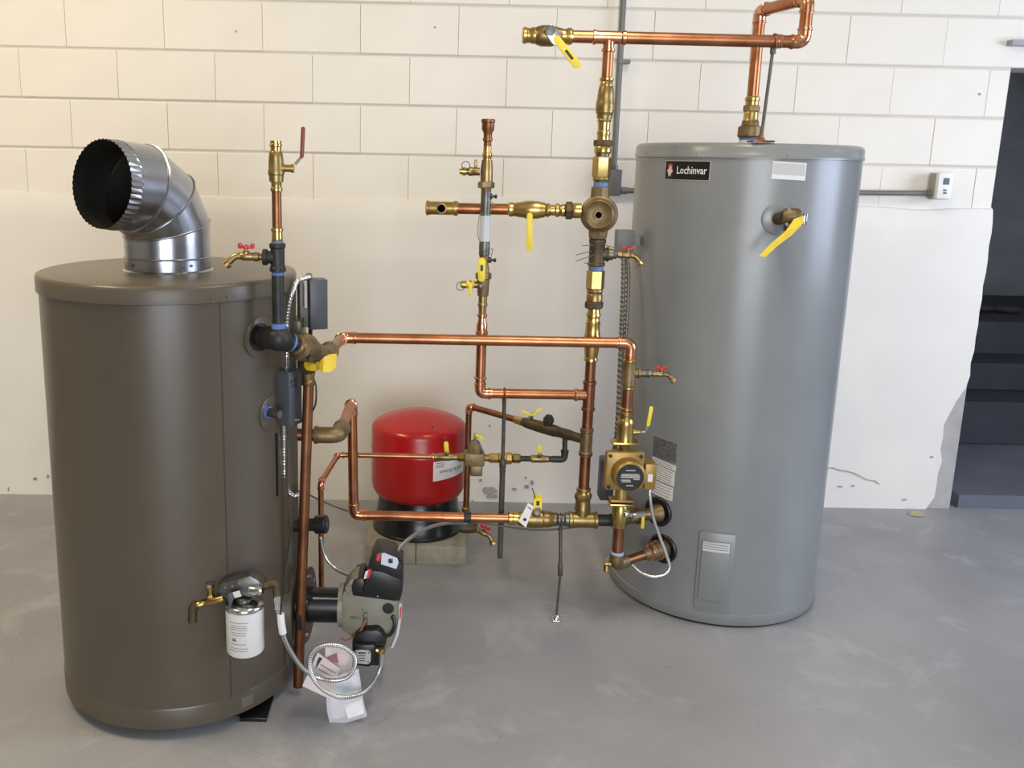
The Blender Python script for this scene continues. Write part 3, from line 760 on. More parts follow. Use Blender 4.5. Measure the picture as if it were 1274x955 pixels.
# ---- branch to the left of the mixing valve: union, ball valve, copper stub, open tee
G0 = V((at(720, 262, YR).x, YR, at(720, 262, YR).z)); G1 = at(535, 258.5, YR+.045)
mb = thing('ball_valve', 'brass ball valve with hanging yellow handle left of the round mixing valve', 'valve', G0)
chain(mb, G1, G0, [('press_end', BRASS, [(632, 14), (634, 18), (638, 18), (640, 16)]),
                   ('valve_body', BRASS, [(639, 16), (644, 18.5), (652, 20.5), (655, 22.5), (668, 22.5), (672, 20.5), (678, 18)]),
                   ('press_end', BRASS, [(677, 14), (680, 17), (683, 17), (685, 13.5), (690, 13.5), (692, 17), (695, 17), (697, 13.5), (699, 16), (702, 16), (704, 13)]),
                   ('union_nut', DBRONZE, [(703.5, 19), (705, 22), (711, 22), (712.5, 19)], 8), ('union_tail', BRASS, [(712.5, 18), (715, 19.5), (718, 19), (723, 19)])], 0)
P = at(659, 268, YR-.012); Q = at(658.5, 308, YR-.012)
lever(mb, P, Q, 8, YELLOW, .005, hub=False)
bs = thing('open_tee_branch', 'copper stub with an open brass tee end crossing the upright steel tube', 'pipe', G1)
gm = onl(G1, G0, 549.5, 0); gd = (G0-G1).normalized(); gmp = mpp(gm)
chain(bs, G1, G0, [('pipe', COPPER, [(568, 13.8), (634, 13.8)]), ('tee_end', BRASS, [(530, 15), (531, 18.5), (533.5, 18.5), (535, 16.5), (564, 16.5), (565, 18.5), (569, 18.5), (570.5, 15)])], 0)
mk('tee_mouth', lathe(gm, V((-.03, -1, 0)), [(0, 6.6*gmp), (8.6*gmp, 6.6*gmp), (8.9*gmp, 5.4*gmp)], 18), BRASSD, bs)
mk('tee_bore', lathe(gm+V((-.03, -1, 0))*(8.95*gmp), V((-.03, -1, 0)), [(0, 5*gmp), (.0004, 5*gmp)], 16), HOLE, bs)

# ---- tee with drain tap under the mixing valve, then union down to the copper riser
te = thing('bronze_tee', 'brown bronze tee with blue thread tape below the round mixing valve', 'pipe fitting', rv(335))
chain(te, R0, R1, [('tee_body', DBRONZE, [(297, 18), (298, 21.5), (301, 21.5), (303, 19.5), (326, 19.5), (327, 21.5), (330, 21.5), (331, 18.5)]), ('thread_tape', BLUE, [(330.5, 18.5), (336, 18.5)])], 1)
tq = rv(316, 741)
mk('branch_socket', lathe(tq, XP, [(0, .020), (.030, .020), (.031, .0235), (.036, .0235), (.037, .019)], 16), DBRONZE, te)
mk('branch_nipple', lathe(tq + XP*.036, XP, [(0, .0185), (.012, .0185), (.014, .015), (.026, .013)], 14), STEEL, te)
for (x0_, y0_, x1_, y1_) in ((739, 305, 724, 305.5), (736, 312, 717, 317), (739, 317, 716, 325), (740, 329, 727, 327), (750, 304, 765, 308)):
    mk('wire_end', tube([at(x0_, y0_, YR-.02), at((x0_+x1_)/2, (y0_+y1_)/2, YR-.035), at(x1_, y1_, YR-.03)], .0014, 6), mat('thin_green_wire', (84, 98, 62), .5), te)
tap('drain_tap', 'brass drain tap with red handle right of the riser below the mixing valve', tq + XP*.056, V((1, -.12, -.04)), .85)
un = thing('riser_union', 'stacked brass hex union on the riser just above the front crossing pipe', 'pipe fitting', rv(420))
chain(un, R0, R1, [('hex_adapter', BRASS, [(335.5, 19), (337, 22.8), (358, 22.8), (360, 20)], 6), ('adapter_foot', BRASSD, [(360, 19), (362, 20), (365, 18)]),
                   ('union_tail', BRASSD, [(365, 18), (367, 20), (374, 20), (375, 18)]), ('union_nut', DBRONZE, [(374.5, 20), (376, 23), (382, 23), (383.5, 20)], 8),
                   ('press_end', BRASS, [(383, 15), (388, 15.5), (391, 18), (393, 18), (395, 15), (399, 16), (400, 18), (402, 18), (404, 17), (411, 18), (418, 20), (420, 20.5), (423, 20)]),
                   ('reducer', BRASS, [(422, 20), (436, 18), (444, 15.5), (446, 17.5), (448.5, 17.5), (449, 14)])], 1)
# ---- copper riser from the union to the bottom tee
cr = thing('copper_riser', 'upright copper riser with tees between the front crossing pipe and bottom run', 'pipe', rv(612))
chain(cr, R0, R1, [('pipe', COPPERD, [(446, 12.8), (612, 13.4)]), ('tee', COPPERD, [(473, 13), (474, 16.5), (477.5, 16.5), (478.5, 14.6), (506, 14.6), (507, 16.8), (510, 16.8), (511, 13)]),
                   ('bronze_tee', BRONZE, [(532, 13.5), (533, 16.8), (536.5, 16.8), (537.5, 15.2), (561, 15.2), (562, 17.2), (566, 17.2), (567, 13.5)])], 1)
chain(cr, R0, R1, [('press_ring', COPPERB, bead(13.4, 508.5)), ('press_ring', BRASS, bead(13.6, 534.5)), ('press_ring', BRASS, bead(14, 564))], 1)
br = thing('bottom_union', 'brass union nut joining the copper riser to the bottom tee', 'pipe fitting', rv(634))
chain(br, R0, R1, [('press_end', BRASS, [(606, 14), (607, 17.5), (610, 17.5), (611, 16), (613.5, 18)]), ('union_nut', BRASSD, [(613, 19), (615, 21.5), (618, 21.5), (621, 19.5)], 8),
                   ('union_tail', BRASSD, [(621, 18), (629, 18.5), (631, 20), (634, 20)]), ('thread_tape', BLUE, [(630.5, 19), (632.5, 19)])], 1)

# ---- loop to the left off the riser and up to the metering tube
TA = rv(491, 735); LX = at(597, 490, 2.822).x; LB = V((LX, 2.822, at(597, 489, 2.822).z))
LT = V((LX, 2.822, 1.45))
lp = thing('copper_loop', 'copper pipe turning left off the riser and up to the metering tube', 'pipe', LB)
ctop = onl(LB, LT, 414, 1)
run(lp, [TA, LB, ctop], .016, COPPER, .030)
chain(lp, LB, TA, [('tee_branch', COPPERB, [(714, 13), (715, 16), (718, 16), (719, 14), (728, 14)])], 0)
chain(lp, LB, LT, [('press_ring', COPPERB, bead(12.6, 470)), ('reducer', COPPERB, [(417, 12.4), (415, 15.5), (412, 15.5), (411, 13.5), (404, 13.8), (401, 12), (396, 10), (394.5, 10), (393.5, 12.5), (390.5, 12.5), (389.5, 9.5)])], 1)
# ---- lower isolation valve (yellow lever and drain)
def lat(x, y, dy=0): return at(x, y, 2.822+dy)
v1 = thing('isolation_valve', 'bronze isolation valve with upright yellow lever below the metering tube', 'valve', onl(LB, LT, 390, 1))
chain(v1, LB, LT, [('press_end', BRASSD, [(391, 9.5), (388, 9.5), (381, 10), (380, 12.3), (377.5, 12.3), (376.5, 10.5), (368, 11)]),
                   ('valve_body', BRONZE, [(368, 13), (366, 14), (352, 15), (349, 16), (346, 16)]), ('flange', BRONZE, [(347, 18), (346, 20), (340, 20), (339, 18)], 6),
                   ('valve_neck', BRONZE, [(340, 13.5), (332, 13.5), (330, 11.5), (316, 11.5)])], 1)
lever(v1, lat(599, 346, -.026), lat(599.5, 325, -.026), 9.5, YELLOW, .005, hub=False, logo=True)
mk('stem', lathe(lat(598, 355), V((0, -1, 0)), [(0, .011), (.022, .010), (.024, .007)], 10), STEEL, v1)
dA = lat(591, 354); dd = V((-1, 0, .02))
dv = mk('drain_branch', lathe(dA+V((.012, 0, 0)), dd, [(0, .011), (.022, .011), (.024, .013), (.030, .013)], 12), BRASSD, v1)
mk('drain_body', lathe(dA+V((-.002, 0, 0)), dd, [(0, .010), (.004, .0125), (.024, .0125), (.026, .009)], 12), YELLOW, v1)
mk('drain_cap', lathe(dA+V((-.026, 0, 0)), dd, [(0, .010), (.002, .012), (.016, .0115), (.019, .008)], 12), BRASS, v1)
lever(v1, lat(585, 353, -.016), lat(585, 366, -.016), 4.5, YELLOW, .004, hub=False, name='drain_handle')
mk('cap_loop', tube(circ(lat(573, 356, -.006), V((.2, -1, 0)).normalized(), UP, .013, 18), .0012, 6, closed=True), BLACK, v1)
# ---- metering tube
mt = thing('metering_tube', 'grey steel metering tube with pale sticker and sensor wires', 'pipe', onl(LB, LT, 316, 1))
chain(mt, LB, LT, [('tube', STEEL, [(317, 11.5), (300, 12.6), (240, 12.6), (237, 12)]), ('end_cuff', STEEL, [(318, 12), (317, 13.4), (302, 13.4), (301, 12)])], 1)
sc = onl(LB, LT, 284, 1)
mk('sticker', lathe(onl(LB, LT, 300, 1), UP, [(0, .0168), ((onl(LB, LT, 268, 1)-onl(LB, LT, 300, 1)).length, .0168)], 20), mat('sticker_pale', (186, 188, 188), .5), mt)
for (x, y) in ((607, 244), (606, 323)):
    q = lat(x-2, y); s_ = mk('sensor_boss', lathe(q, V((1, -.3, 0)), [(0, .008), (.010, .008), (.011, .0095), (.018, .0095), (.019, .004), (.03, .004)], 8), STEEL, mt)
    mk('sensor_knob', lathe(q+V((.026, -.008, 0)), V((1, -.3, 0)), [(0, .006), (.006, .006)], 8), IRON, s_)
mk('sensor_wire', tube(smoothpts([lat(612, 250, -.02), lat(612, 262, -.02), lat(598, 266, -.02), lat(595, 280, -.02), lat(595, 295, -.02), lat(600, 304, -.02)], 5), .0011, 6), mat('thin_green_wire', (84, 98, 62), .5), mt)
mk('sensor_wire', tube(smoothpts([lat(598, 306, -.02), lat(604, 314, -.02), lat(613, 309, -.02), lat(611, 318, -.01)], 5), .0011, 6), mat('thin_green_wire', (84, 98, 62), .5), mt)
# ---- upper isolation valve
v2 = thing('isolation_valve', 'bronze isolation valve with capped side drain above the metering tube', 'valve', onl(LB, LT, 237, 1))
chain(v2, LB, LT, [('valve_neck', BRONZE, [(238, 12.4), (236, 13), (233, 13)]), ('flange', BRONZE, [(234, 19), (233, 21), (227, 21), (226, 19)], 6),
                   ('valve_body', BRASSD, [(227, 15), (224, 15.6), (206, 14.8), (202, 13.5), (199, 13.5)]), ('press_end', BRASS, [(200, 11), (196, 11), (194, 12.6), (191, 12.6), (190, 10.2), (182, 10.2)]),
                   ('reducer', COPPERD, [(183, 9.6), (176, 9.8), (175, 12.4), (172, 12.4), (171, 10.5), (166, 10.5), (161, 15.5), (153, 15.6), (152, 17.4), (149, 17.4), (148, 16)])], 1)
dA = lat(597, 213.5); dd = V((-1, 0, .0))
mk('drain_branch', lathe(dA, dd, [(0, .012), (.020, .012), (.022, .0135), (.034, .0135), (.036, .010), (.044, .010)], 12), BRASSD, v2)
mk('drain_cap', lathe(dA+V((-.043, 0, 0)), dd, [(0, .0125), (.010, .0125), (.012, .009), (.018, .009), (.020, .004)], 12), BRASS, v2)
mk('cap_loop', tube(circ(lat(579.5, 206, -.012), V((.1, -1, 0)).normalized(), UP, .0125, 18), .0012, 6, closed=True), BLACK, v2)
mk('drain_key', box(lat(592, 203.5, -.004), .009, .006, .024), BRASSD, v2, bevel=.001)
# ---- hanging rod leg below the loop
rl_ = thing('pipe_hanger_rod', 'slim steel leg hanging from the copper loop behind the bottom run', 'pipe stand', at(622, 692, 2.91))
Lc = onl(LB, TA, 627.5, 0); Ra = at(627.5, 498, 2.84); Rb = at(625.5, 575, 2.875); Rc = at(622, 693, 2.91)
mk('clamp', tube(circ(Lc, XP, UP, .0172, 24), .0036, 8, closed=True), COPPERD, rl_)
mk('clamp_socket', cyl(Lc + V((0, .004, -.016)), Ra + DN*.01, .007, 10), RODM, rl_)
mk('rod', cyl(Ra, Rb, .0062, 12), RODM, rl_)
mk('coupling', lathe(Rb + (Ra-Rb).normalized()*.012, Rc-Ra, [(0, .0085), (.008, .0115), (.028, .0115), (.034, .0098), (.046, .0108), (.05, .0098)], 12), RODM, rl_)
mk('leg_tube', cyl(Rb, Rc, .0095, 14), RODM, rl_)

# ---- bottom run
ZB = .365
def bz(x, y=643): return V((onz(x, y, ZB).x, YR, ZB))
B0, B1 = V((at(440, 640, YR).x, YR, ZB)), V((at(742, 645, YR).x, YR, ZB))
lo = thing('return_pipe', 'copper return pipe leaving the boiler low and running along the bottom', 'pipe', V((B0.x, YR, ZB)))
z2 = at(436, 500, YR).z; xv = B0.x - .006
e_hi = V((xv, YR, z2)); e_bo = V((xv-.002, 2.49, z2)); b_in = V((BO[0]+BO[2]-.022, 2.49, z2))
prl = .0163
run(lo, [onl(B0, B1, 634, 0), B0, V((xv, YR, z2)), V((xv-.001, 2.585, z2))], prl, COPPER, .036)
mk('band_tape', cyl(onl(B0, B1, 577, 0), onl(B0, B1, 586, 0), prl+.0016, 20), TAPE, lo)
mk('cast_elbow', tube(fillet([V((xv-.066, 2.49, z2)), e_bo, V((xv-.002, 2.568, z2))], .045, 10), .0235, 20), BRONZE, lo)
mk('elbow_lip', lathe(V((xv-.072, 2.49, z2)), XP, [(0, .0257), (.010, .0257), (.012, .023)], 20), BRONZE, lo)
mk('elbow_lip', lathe(V((xv-.002, 2.556, z2)), V((0, 1, 0)), [(0, .0257), (.012, .0257), (.014, .020)], 20), BRONZE, lo)
mk('pipe', cyl(b_in, V((xv-.06, 2.49, z2)), .018, 20), COPPERD, lo)
mk('port_sleeve', lathe(b_in - XP*.01, XP, [(0, .034), (.028, .034), (.029, .02)], 24), BLACKM, lo)
lbv = thing('ball_valve', 'brass ball valve with yellow lever and white tag on the bottom run', 'valve', bz(665))
chain(lbv, B0, B1, [('press_end', BRASS, [(632, 13.5), (633, 17.5), (637, 17.5), (638, 15.5), (646, 15.5)]),
                    ('valve_body', BRASSD, [(645, 16), (648, 19), (654, 21.5), (662, 22.5), (674, 22.5), (676, 20), (680, 21), (684, 20), (688, 17), (691, 17)])], 0)
P = at(668.5, 636, YR-.028); Q = at(669, 620, YR-.01)
mk('stem', cyl(V((P.x, YR, ZB)), P, .009, 10), BRASSD, lbv)
h_ = lever(lbv, P, Q, 11, YELLOW, .007, hub=True, logo=True)
mk('tie', tube(smoothpts([at(666, 620, YR-.02), at(664, 612, YR-.02), at(662, 607, YR-.02)], 4), .0018, 6), BLACK, lbv)
mk('handle_grip', lathe(at(668, 618, YR+.004), V((0, -1, 0)), [(0, .012), (.012, .014), (.02, .012)], 12), YTAG, lbv)
tq_ = [at(657, 625, YR-.045), at(664, 630, YR-.046), at(654, 656, YR-.05), at(645, 648, YR-.05)]
tg = mk('tag', prism(tq_, V((.0004, -.0012, 0))), TAGW, lbv, smooth=False)
c_ = at(653, 646, YR-.0515); mk('tag_logo', [lathe(c_, V((0, -1, 0)), [(0, .0055), (.0006, .0055)], 14)], INK, tg)
c_ = at(659, 632, YR-.049); mk('tag_print', box(c_, .016, .0006, .004, (V((.75, 0, -.6)).normalized(), V((0, 1, 0)), V((.6, 0, .75)).normalized())), GREYINK, tg)
bt = thing('bottom_tee', 'bronze tee where the riser meets the bottom run', 'pipe fitting', bz(725, 644))
chain(bt, B0, B1, [('nipple', STEEL, [(690, 15), (692, 17.5), (694, 14), (701, 14), (703, 18), (708, 18)]), ('tee_body', BRASSD, [(707, 19), (708, 21.5), (711, 21.5), (712.5, 19.5), (738, 19.5), (739, 21.5), (742.5, 21.5), (743.5, 18)])], 0)
mk('tee_neck', cyl(V((XR, YR, ZB)), V((XR, YR, rv(633, 726).z)), .0225, 20), BRASSD, bt)
# on to the tank port
PUi = PU.copy(); B2 = B1 + XP*.13; B2.y += .012
tp = thing('tank_return_pipe', 'black nipple and ball valve leading from the bottom tee into the tank', 'pipe', B1)
mk('nipple', cyl(B1-XP*.004, B1+XP*.056, .0195, 20), IRON, tp)
C0 = B1 + XP*.05; du = (V((PU.x, PU.y, PU.z-.004)) - C0).normalized(); Ld = (PU-C0).length
mk('tee_body', lathe(C0, du, [(0, .022), (.06, .022), (.066, .020), (.07, .020)], 20), DBRONZE, tp)
mk('valve_body', lathe(C0 + du*.068, du, [(0, .019), (.004, .023), (.05, .023), (.056, .0205), (.085, .019)], 20), BRASSD, tp)
mk('reducer', lathe(C0 + du*.15, du, [(0, .019), (.02, .020), (.03, .026), (Ld-.15, .033)], 24), BRONZE, tp)
mk('reducer_ring', lathe(C0 + du*(Ld-.10), du, [(0, .020), (.004, .027), (.014, .028), (.018, .024)], 24), COPPERD, tp)
lever(tp, at(800, 641, 2.775), at(799, 655, 2.775), 4, YELLOW, .005, hub=False)
mk('stem', cyl(C0+du*.09+V((0, 0, 0)), at(800, 640, 2.785), .006, 8), CHROME, tp)
# cable sagging under the run
mk('sagging_cable', tube(smoothpts([at(586, 649, YR+.03), at(600, 650.5, YR+.03), at(630, 655, YR+.03), at(665, 659, YR+.03), at(700, 657.5, YR+.03), at(735, 652.5, YR+.03), at(748, 650, YR+.03)], 6), .0034, 8), CABLE, label='dark grey cable sagging beneath the bottom brass valves', cat='cable')
# floor stand under the run
fs_ = fsP = onz(692, 771, 0)
sd_ = thing('pipe_stand', 'thin adjustable steel stand with galvanised floor foot under the bottom run', 'pipe stand', fsP)
sb = at(697.5, 652, YR); topS = V((sb.x, YR, ZB-.02)); midS = V((fsP.x+.006, fsP.y, at(694.5, 712, YR).z))
mk('foot_plate', box(fsP+V((.002, 0, .003)), .032, .036, .006), CHROME, sd_, bevel=.001)
mk('foot_socket', lathe(fsP+V((0, 0, .005)), UP, [(0, .012), (.012, .009), (.016, .005)], 10), CHROME, sd_)
mk('lower_rod', cyl(fsP+V((0, 0, .012)), midS, .0042, 10), STEEL, sd_)
mk('turnbuckle', lathe(midS+DN*.012, topS-midS, [(0, .005), (.005, .0085), (.045, .0085), (.05, .006)], 10), RODM, sd_)
mk('upper_rod', cyl(midS, topS, .0058, 10), STEEL, sd_)
mk('clamp', tube(circ(V((sb.x, YR, ZB)), XP, UP, .0195, 24), .0036, 8, closed=True), STEEL, sd_)
mk('clamp_bolt', box(topS+V((0, 0, .002)), .016, .016, .014), STEEL, sd_, bevel=.001)

# ---- front crossing pipe: boiler outlet -> along the front -> down to the pump
YF = 2.79; XF = at(779, 520, YF).x; ZF = .981
fp = thing('supply_pipe', 'copper supply pipe crossing in front from boiler gate valve to pump', 'pipe', V((XF, YF, ZF)))
xq = -.298; E0 = V((xq, 2.5, ZF)); E1 = V((xq, YF, ZF)); E2 = V((XF, YF, ZF+.002))
F0, F1 = V((XF, YF, 1.1)), V((XF, YF, .1))
zf = lambda y: onl(F0, F1, y, 1)
run(fp, [at(404, 442, 2.40).lerp(E1, .2), E1, E2, zf(452)], .0168, COPPER, .036)
chain(fp, F0, F1, [('press_ring', BRASS, bead(14, 448)), ('pipe', COPPERD, [(480, 13.5), (512, 13.5)]), ('press_ring', BRASS, bead(14, 508)), ('press_ring', BRASS, bead(14, 482, 1.5, 2.4))], 1)
ft = thing('bronze_tee', 'bronze tee on the pump drop below the front pipe corner', 'pipe fitting', zf(478))
chain(ft, F0, F1, [('tee_body', BRONZE, [(449, 14.5), (450, 16.5), (453, 16), (473, 16), (476, 17), (479, 17), (480, 14.5)])], 1)
q = zf(464); mk('branch_socket', lathe(q, XP, [(0, .014), (.026, .014), (.028, .0165), (.034, .0165), (.036, .011)], 14), BRONZE, ft)
mk('branch_nipple', lathe(q+XP*.034, XP, [(0, .012), (.022, .012), (.024, .0135), (.032, .0135)], 12), STEEL, ft)
mk('thread_tape', cyl(q+XP*.058, q+XP*.066, .0115, 12), PURPLE, ft)
tap('drain_tap', 'small brass drain tap with red handle in front of the grey tank', q + XP*.064, V((1, -.05, -.02)), .78)
pvt = thing('ball_valve', 'brass ball valve with upright yellow lever directly above the pump', 'valve', zf(562))
chain(pvt, F0, F1, [('press_end', BRASSD, [(511, 14), (512.5, 17), (516, 17), (517.5, 15), (521, 15.5)]), ('valve_body', BRASS, [(520, 17), (523, 20), (527, 21.5), (529, 20.5), (542, 20.5), (548, 22)], 16)], 1)
mk('flange', box(zf(550), .086, .046, .011), BRASS, pvt, bevel=.004)
chain(pvt, F0, F1, [('flange_neck', BRASSD, [(551, 17), (556, 13), (563, 13)])], 1)
s0 = V((XF+.018, YF, zf(537).z)); s1 = at(803, 537, YF-.02); s2 = at(806, 528, YF-.025); s3 = at(810, 507, YF-.025)
mk('stem', lathe(s0, XP, [(0, .011), (.012, .011), (.013, .008), (.03, .0075)], 10), BRASS, pvt)
mk('handle_arm', tube(fillet([s1-XP*.01, s1, s2], .01), .0045, 8), CHROME, pvt)
lever(pvt, s2, s3, 4.6, YELLOW, .006, hub=False)
# ---- circulator pump
pu = thing('circulator_pump', 'brass coloured circulator pump with round black nameplate', 'pump', zf(625))
pc = V((XF, YF, zf(594).z)); pm = mpp(pc); pd = V((-.16, -1, 0)).normalized(); pd = V((.02, -1, .02)).normalized()
C0 = at(784, 594, YF-.075)
PBR = mat('pump_gold_paint', (164, 134, 74), .42, .55, (142, 114, 62), 20, .12, 120)
mk('volute', lathe(V((C0.x, YF+.055, C0.z)), pd, [(0, .03), (.01, .05), (.05, .056), (.075, .054), (.085, .047)], 28), PBR, pu)
mk('motor_flange', box(V((C0.x-.008, YF-.014, C0.z+.004)), 48*pm, .03, 50*pm), PBR, pu, bevel=.009)
mk('motor_housing', lathe(V((C0.x, YF-.02, C0.z)), pd, [(0, .053), (.03, .051), (.05, .050), (.055, .045)], 32), PBR, pu)
np_ = mk('nameplate', lathe(V((C0.x, YF-.075, C0.z)), pd, [(0, .0435), (.001, .0435)], 32), mat('nameplate_black', (18, 17, 16), .35), pu)
ux, uz = XP, UP
for i, (w, dz, dx) in enumerate(((.030, .024, 0), (.055, .011, 0), (.06, .006, 0), (.06, .001, 0), (.03, -.008, -.014), (.02, -.005, .02), (.03, -.013, -.012), (.022, -.026, 0))):
    mk('print_line', box(V((C0.x+dx, YF-.0766, C0.z+dz)), w, .0006, .0028), mat('plate_print', (190, 186, 176), .5), np_, smooth=False)
for sx in (-1, 1):
    for sz in (-1, 1): mk('bolt', lathe(V((C0.x-.008+sx*.049, YF-.028, C0.z+.004+sz*.052)), V((0, -1, 0)), [(0, .006), (.006, .006), (.007, .004)], 6), IRON, pu)
mk('upper_port', cyl(zf(560), V((XF, YF+.01, C0.z+.03)), .019, 16), PBR, pu); mk('lower_port', cyl(V((XF, YF+.01, C0.z-.03)), zf(622), .019, 16), PBR, pu)
mk('port_flange', box(zf(562.5), .074, .044, .010), PBR, pu, bevel=.003); mk('port_flange', box(zf(621), .074, .044, .010), PBR, pu, bevel=.003)
tb = mk('terminal_box', box(at(808.5, 592, YF-.015)+V((0, .02, 0)), 14*pm, .06, 33*pm), PBR, pu, bevel=.003)
mk('terminal_sticker', box(at(808, 593, YF-.0155)+V((0, -.011, 0)), 6*pm, .0006, 10*pm), PAPER, tb, smooth=False)
# ---- isolation valve below pump, drop and elbow into the tank
pb = thing('ball_valve', 'shiny brass ball valve directly below the pump with steel lever', 'valve', zf(655))
mk('flange', box(zf(626), .080, .044, .010), BRASS, pb, bevel=.004)
chain(pb, F0, F1, [('valve_body', BRASS, [(627, 17), (630, 20), (645, 20), (648, 18), (655, 16.5)]), ], 1)
a_ = zf(636) + V((.016, -.02, 0)); mk('stem', lathe(a_, V((.7, -.7, 0)), [(0, .013), (.006, .013), (.012, .008), (.02, .007)], 10), CHROME, pb)
lever(pb, a_+V((.014, -.016, 0)), a_+V((.05, -.012, .006)), 7, CHROME, .004)
ZP = PL.z; el = V((XF-.002, YF+.0, ZP))
dp = thing('pump_drop_pipe', 'copper drop below the pump turning through a bronze elbow into the tank', 'pipe', el)
mk('pipe', cyl(zf(653), V((XF, YF, ZP+.035)), .0172, 20), COPPERD, dp)
mk('thread_tape', lathe(V((XF, YF, ZP+.033)), UP, [(0, .018), (.002, .021), (.008, .021), (.011, .018)], 20), mat('pale_blue_tape', (150, 170, 196), .45), dp)
dpl = (PL - el); dpl.z = 0; LL = dpl.length; dpl.normalize()
mk('cast_elbow', tube(fillet([V((XF, YF, ZP+.036)), el, el+dpl*.045], .034, 10), .0225, 20), BRONZE, dp)
mk('pipe', cyl(el+dpl*.03, el+dpl*(LL-.07), .0155, 18), COPPERD, dp)
mk('reducer', lathe(el+dpl*(LL-.10), dpl, [(0, .017), (.012, .0185), (.026, .021), (.04, .028), (.06, .031), (.10, .034)], 24), BRONZE, dp)
for s_ in (.03, .052, .072): mk('adapter_ring', ring(el+dpl*(LL-.10+s_), dpl, .019+s_*.18, .004, .003), COPPERB, dp)
dr = thing('drain_cock', 'tiny brass drain cock on the left of the bronze elbow below the pump', 'valve', el - XP*.03)
mk('body', lathe(el-XP*.016, V((-1, 0, .1)), [(0, .008), (.012, .008), (.013, .0105), (.022, .0105), (.023, .006)], 10), BRASS, dr)
mk('wing_key', [box(el+V((-.034, -.006, .016)), .010, .006, .026), lathe(el+V((-.032, -.004, -.004)), V((0, -.3, -1)), [(0, .0095), (.018, .010), (.02, .007)], 10)], BRASSD, dr)

# ---- small cold feed line
YS = 2.905; ZS = at(690, 571, YS).z
sv = thing('feed_pipe', 'thin copper feed pipe from the burner side running across the red tank', 'pipe', V((at(437, 568, YS).x, YS, ZS)))
S0, S1 = V((at(425, 568, YS).x, YS, ZS)), V((at(690, 571, YS).x, YS, ZS))
q2 = onz(399, 600, ZS); q3 = V((q2.x, q2.y, .16))
run(sv, [onl(S0, S1, 541, 0), S0+XP*-.012, q2, q3], .0086, COPPER, .020)
chain(sv, S0, S1, [('press_ring', COPPERB, bead(6.5, 539, 1.2, 1.8))], 0)
fv = thing('ball_valve', 'small brass ball valve with yellow tab on the feed pipe before the red tank', 'valve', onl(S0, S1, 552, 0))
chain(fv, S0, S1, [('valve_body', BRASSD, [(540, 6), (541, 8), (545, 8), (547, 9.5), (560, 9.5), (562, 8), (568, 8), (570, 7)]), ('nut', BRASSD, [(569, 9), (571, 10.5), (578, 10.5), (579, 9)], 6)], 0)
lever(fv, at(556, 563, YS-.012), at(555, 551.5, YS-.014), 6, YELLOW, .004, hub=True)
bf = thing('pressure_feeder', 'boxy bronze pressure feeder with tilted yellow lever on the feed pipe', 'valve', onl(S0, S1, 591, 0))
bc = onl(S0, S1, 590, 0); sm = mpp(bc)
mk('feeder_body', box(bc+V((.0, 0, -.002)), 25*sm, .05, 17*sm), BRONZE, bf, bevel=.005)
mk('feeder_bonnet', lathe(bc+V((.0, 0, 6*sm)), UP, [(0, 9.5*sm), (6*sm, 9*sm), (12*sm, 7.5*sm), (16*sm, 5*sm)], 8), BRONZE, bf)
mk('feeder_sump', box(bc+V((.008, 0, -15*sm)), 15*sm, .04, 15*sm), BRONZE, bf, bevel=.005)
mk('lever_arm', tube(smoothpts([at(590, 549, YS-.01), at(596, 553, YS-.012), at(600, 562, YS-.01)], 4), .005, 8), GREYBOX2, bf)
lever(bf, at(591, 548, YS-.01), at(592, 540, YS-.012), 4.5, BRASSD, .004, hub=False, name='fast_fill_lever')
lever(bf, at(593, 541, YS-.014), at(600, 545, YS-.02), 4, YELLOW, .004, hub=False, name='yellow_tab')
fu = thing('feed_union', 'brass union nuts on the feed pipe around the hanging steel leg', 'pipe fitting', onl(S0, S1, 625, 0))
chain(fu, S0, S1, [('nipple', BRONZE, [(602, 9), (609, 9)]), ('nut', BRASS, [(608, 10), (610, 12.5), (620, 12.5), (621, 11)], 6), ('union_nut', BRASS, [(621, 14), (623, 14), (629, 14), (630, 16), (636, 16), (637, 14)], 8),
                   ('nut', BRASSD, [(637, 9), (639, 12), (646, 12), (648, 9)], 6), ('nipple', IRON, [(647, 7), (662, 7)])], 0)
fw = thing('ball_valve', 'small brass ball valve with upright yellow tab right of the hanging leg', 'valve', onl(S0, S1, 671, 0))
chain(fw, S0, S1, [('valve_body', BRASSD, [(660, 8), (662, 9.5), (676, 9.5), (678, 8.5), (682, 8.5)]), ('neck', IRON, [(681, 7.5), (690, 7.5)])], 0)
lever(fw, at(671.5, 565, YS-.012), at(671, 555, YS-.014), 6, YELLOW, .004, hub=True)
# diagonal line back to the expansion tank
ZD = at(722, 547, YR).z; D1 = V((XR, YR, ZD)); D0 = onz(583.5, 505, ZD)
fe = thing('iron_elbow', 'dark iron elbow rising from the feed pipe to the slanting line', 'pipe fitting', V((S1.x, YS, ZS)))
Xe = onl(D0, D1, 703, 0)
mk('elbow', tube(fillet([V((S1.x-.008, YS, ZS)), V((Xe.x, YS, ZS)), V((Xe.x, YS, ZS+.03))], .022, 8), .0115, 14), IRON, fe)
mk('nipple', cyl(V((Xe.x, YS, ZS+.026)), Xe, .0085, 12), IRON, fe)
mk('elbow_lip', lathe(V((Xe.x, YS, ZS+.024)), UP, [(0, .0135), (.008, .0135)], 14), IRON, fe)
dg = thing('expansion_pipe', 'copper pipe slanting back from the riser and dropping beside the red tank', 'pipe', V((D0.x, D0.y, .15)))
run(dg, [onl(D0, D1, 648, 0), D0, V((D0.x, D0.y, at(583, 640, D0.y).z-.03))], .0114, COPPERD, .022)
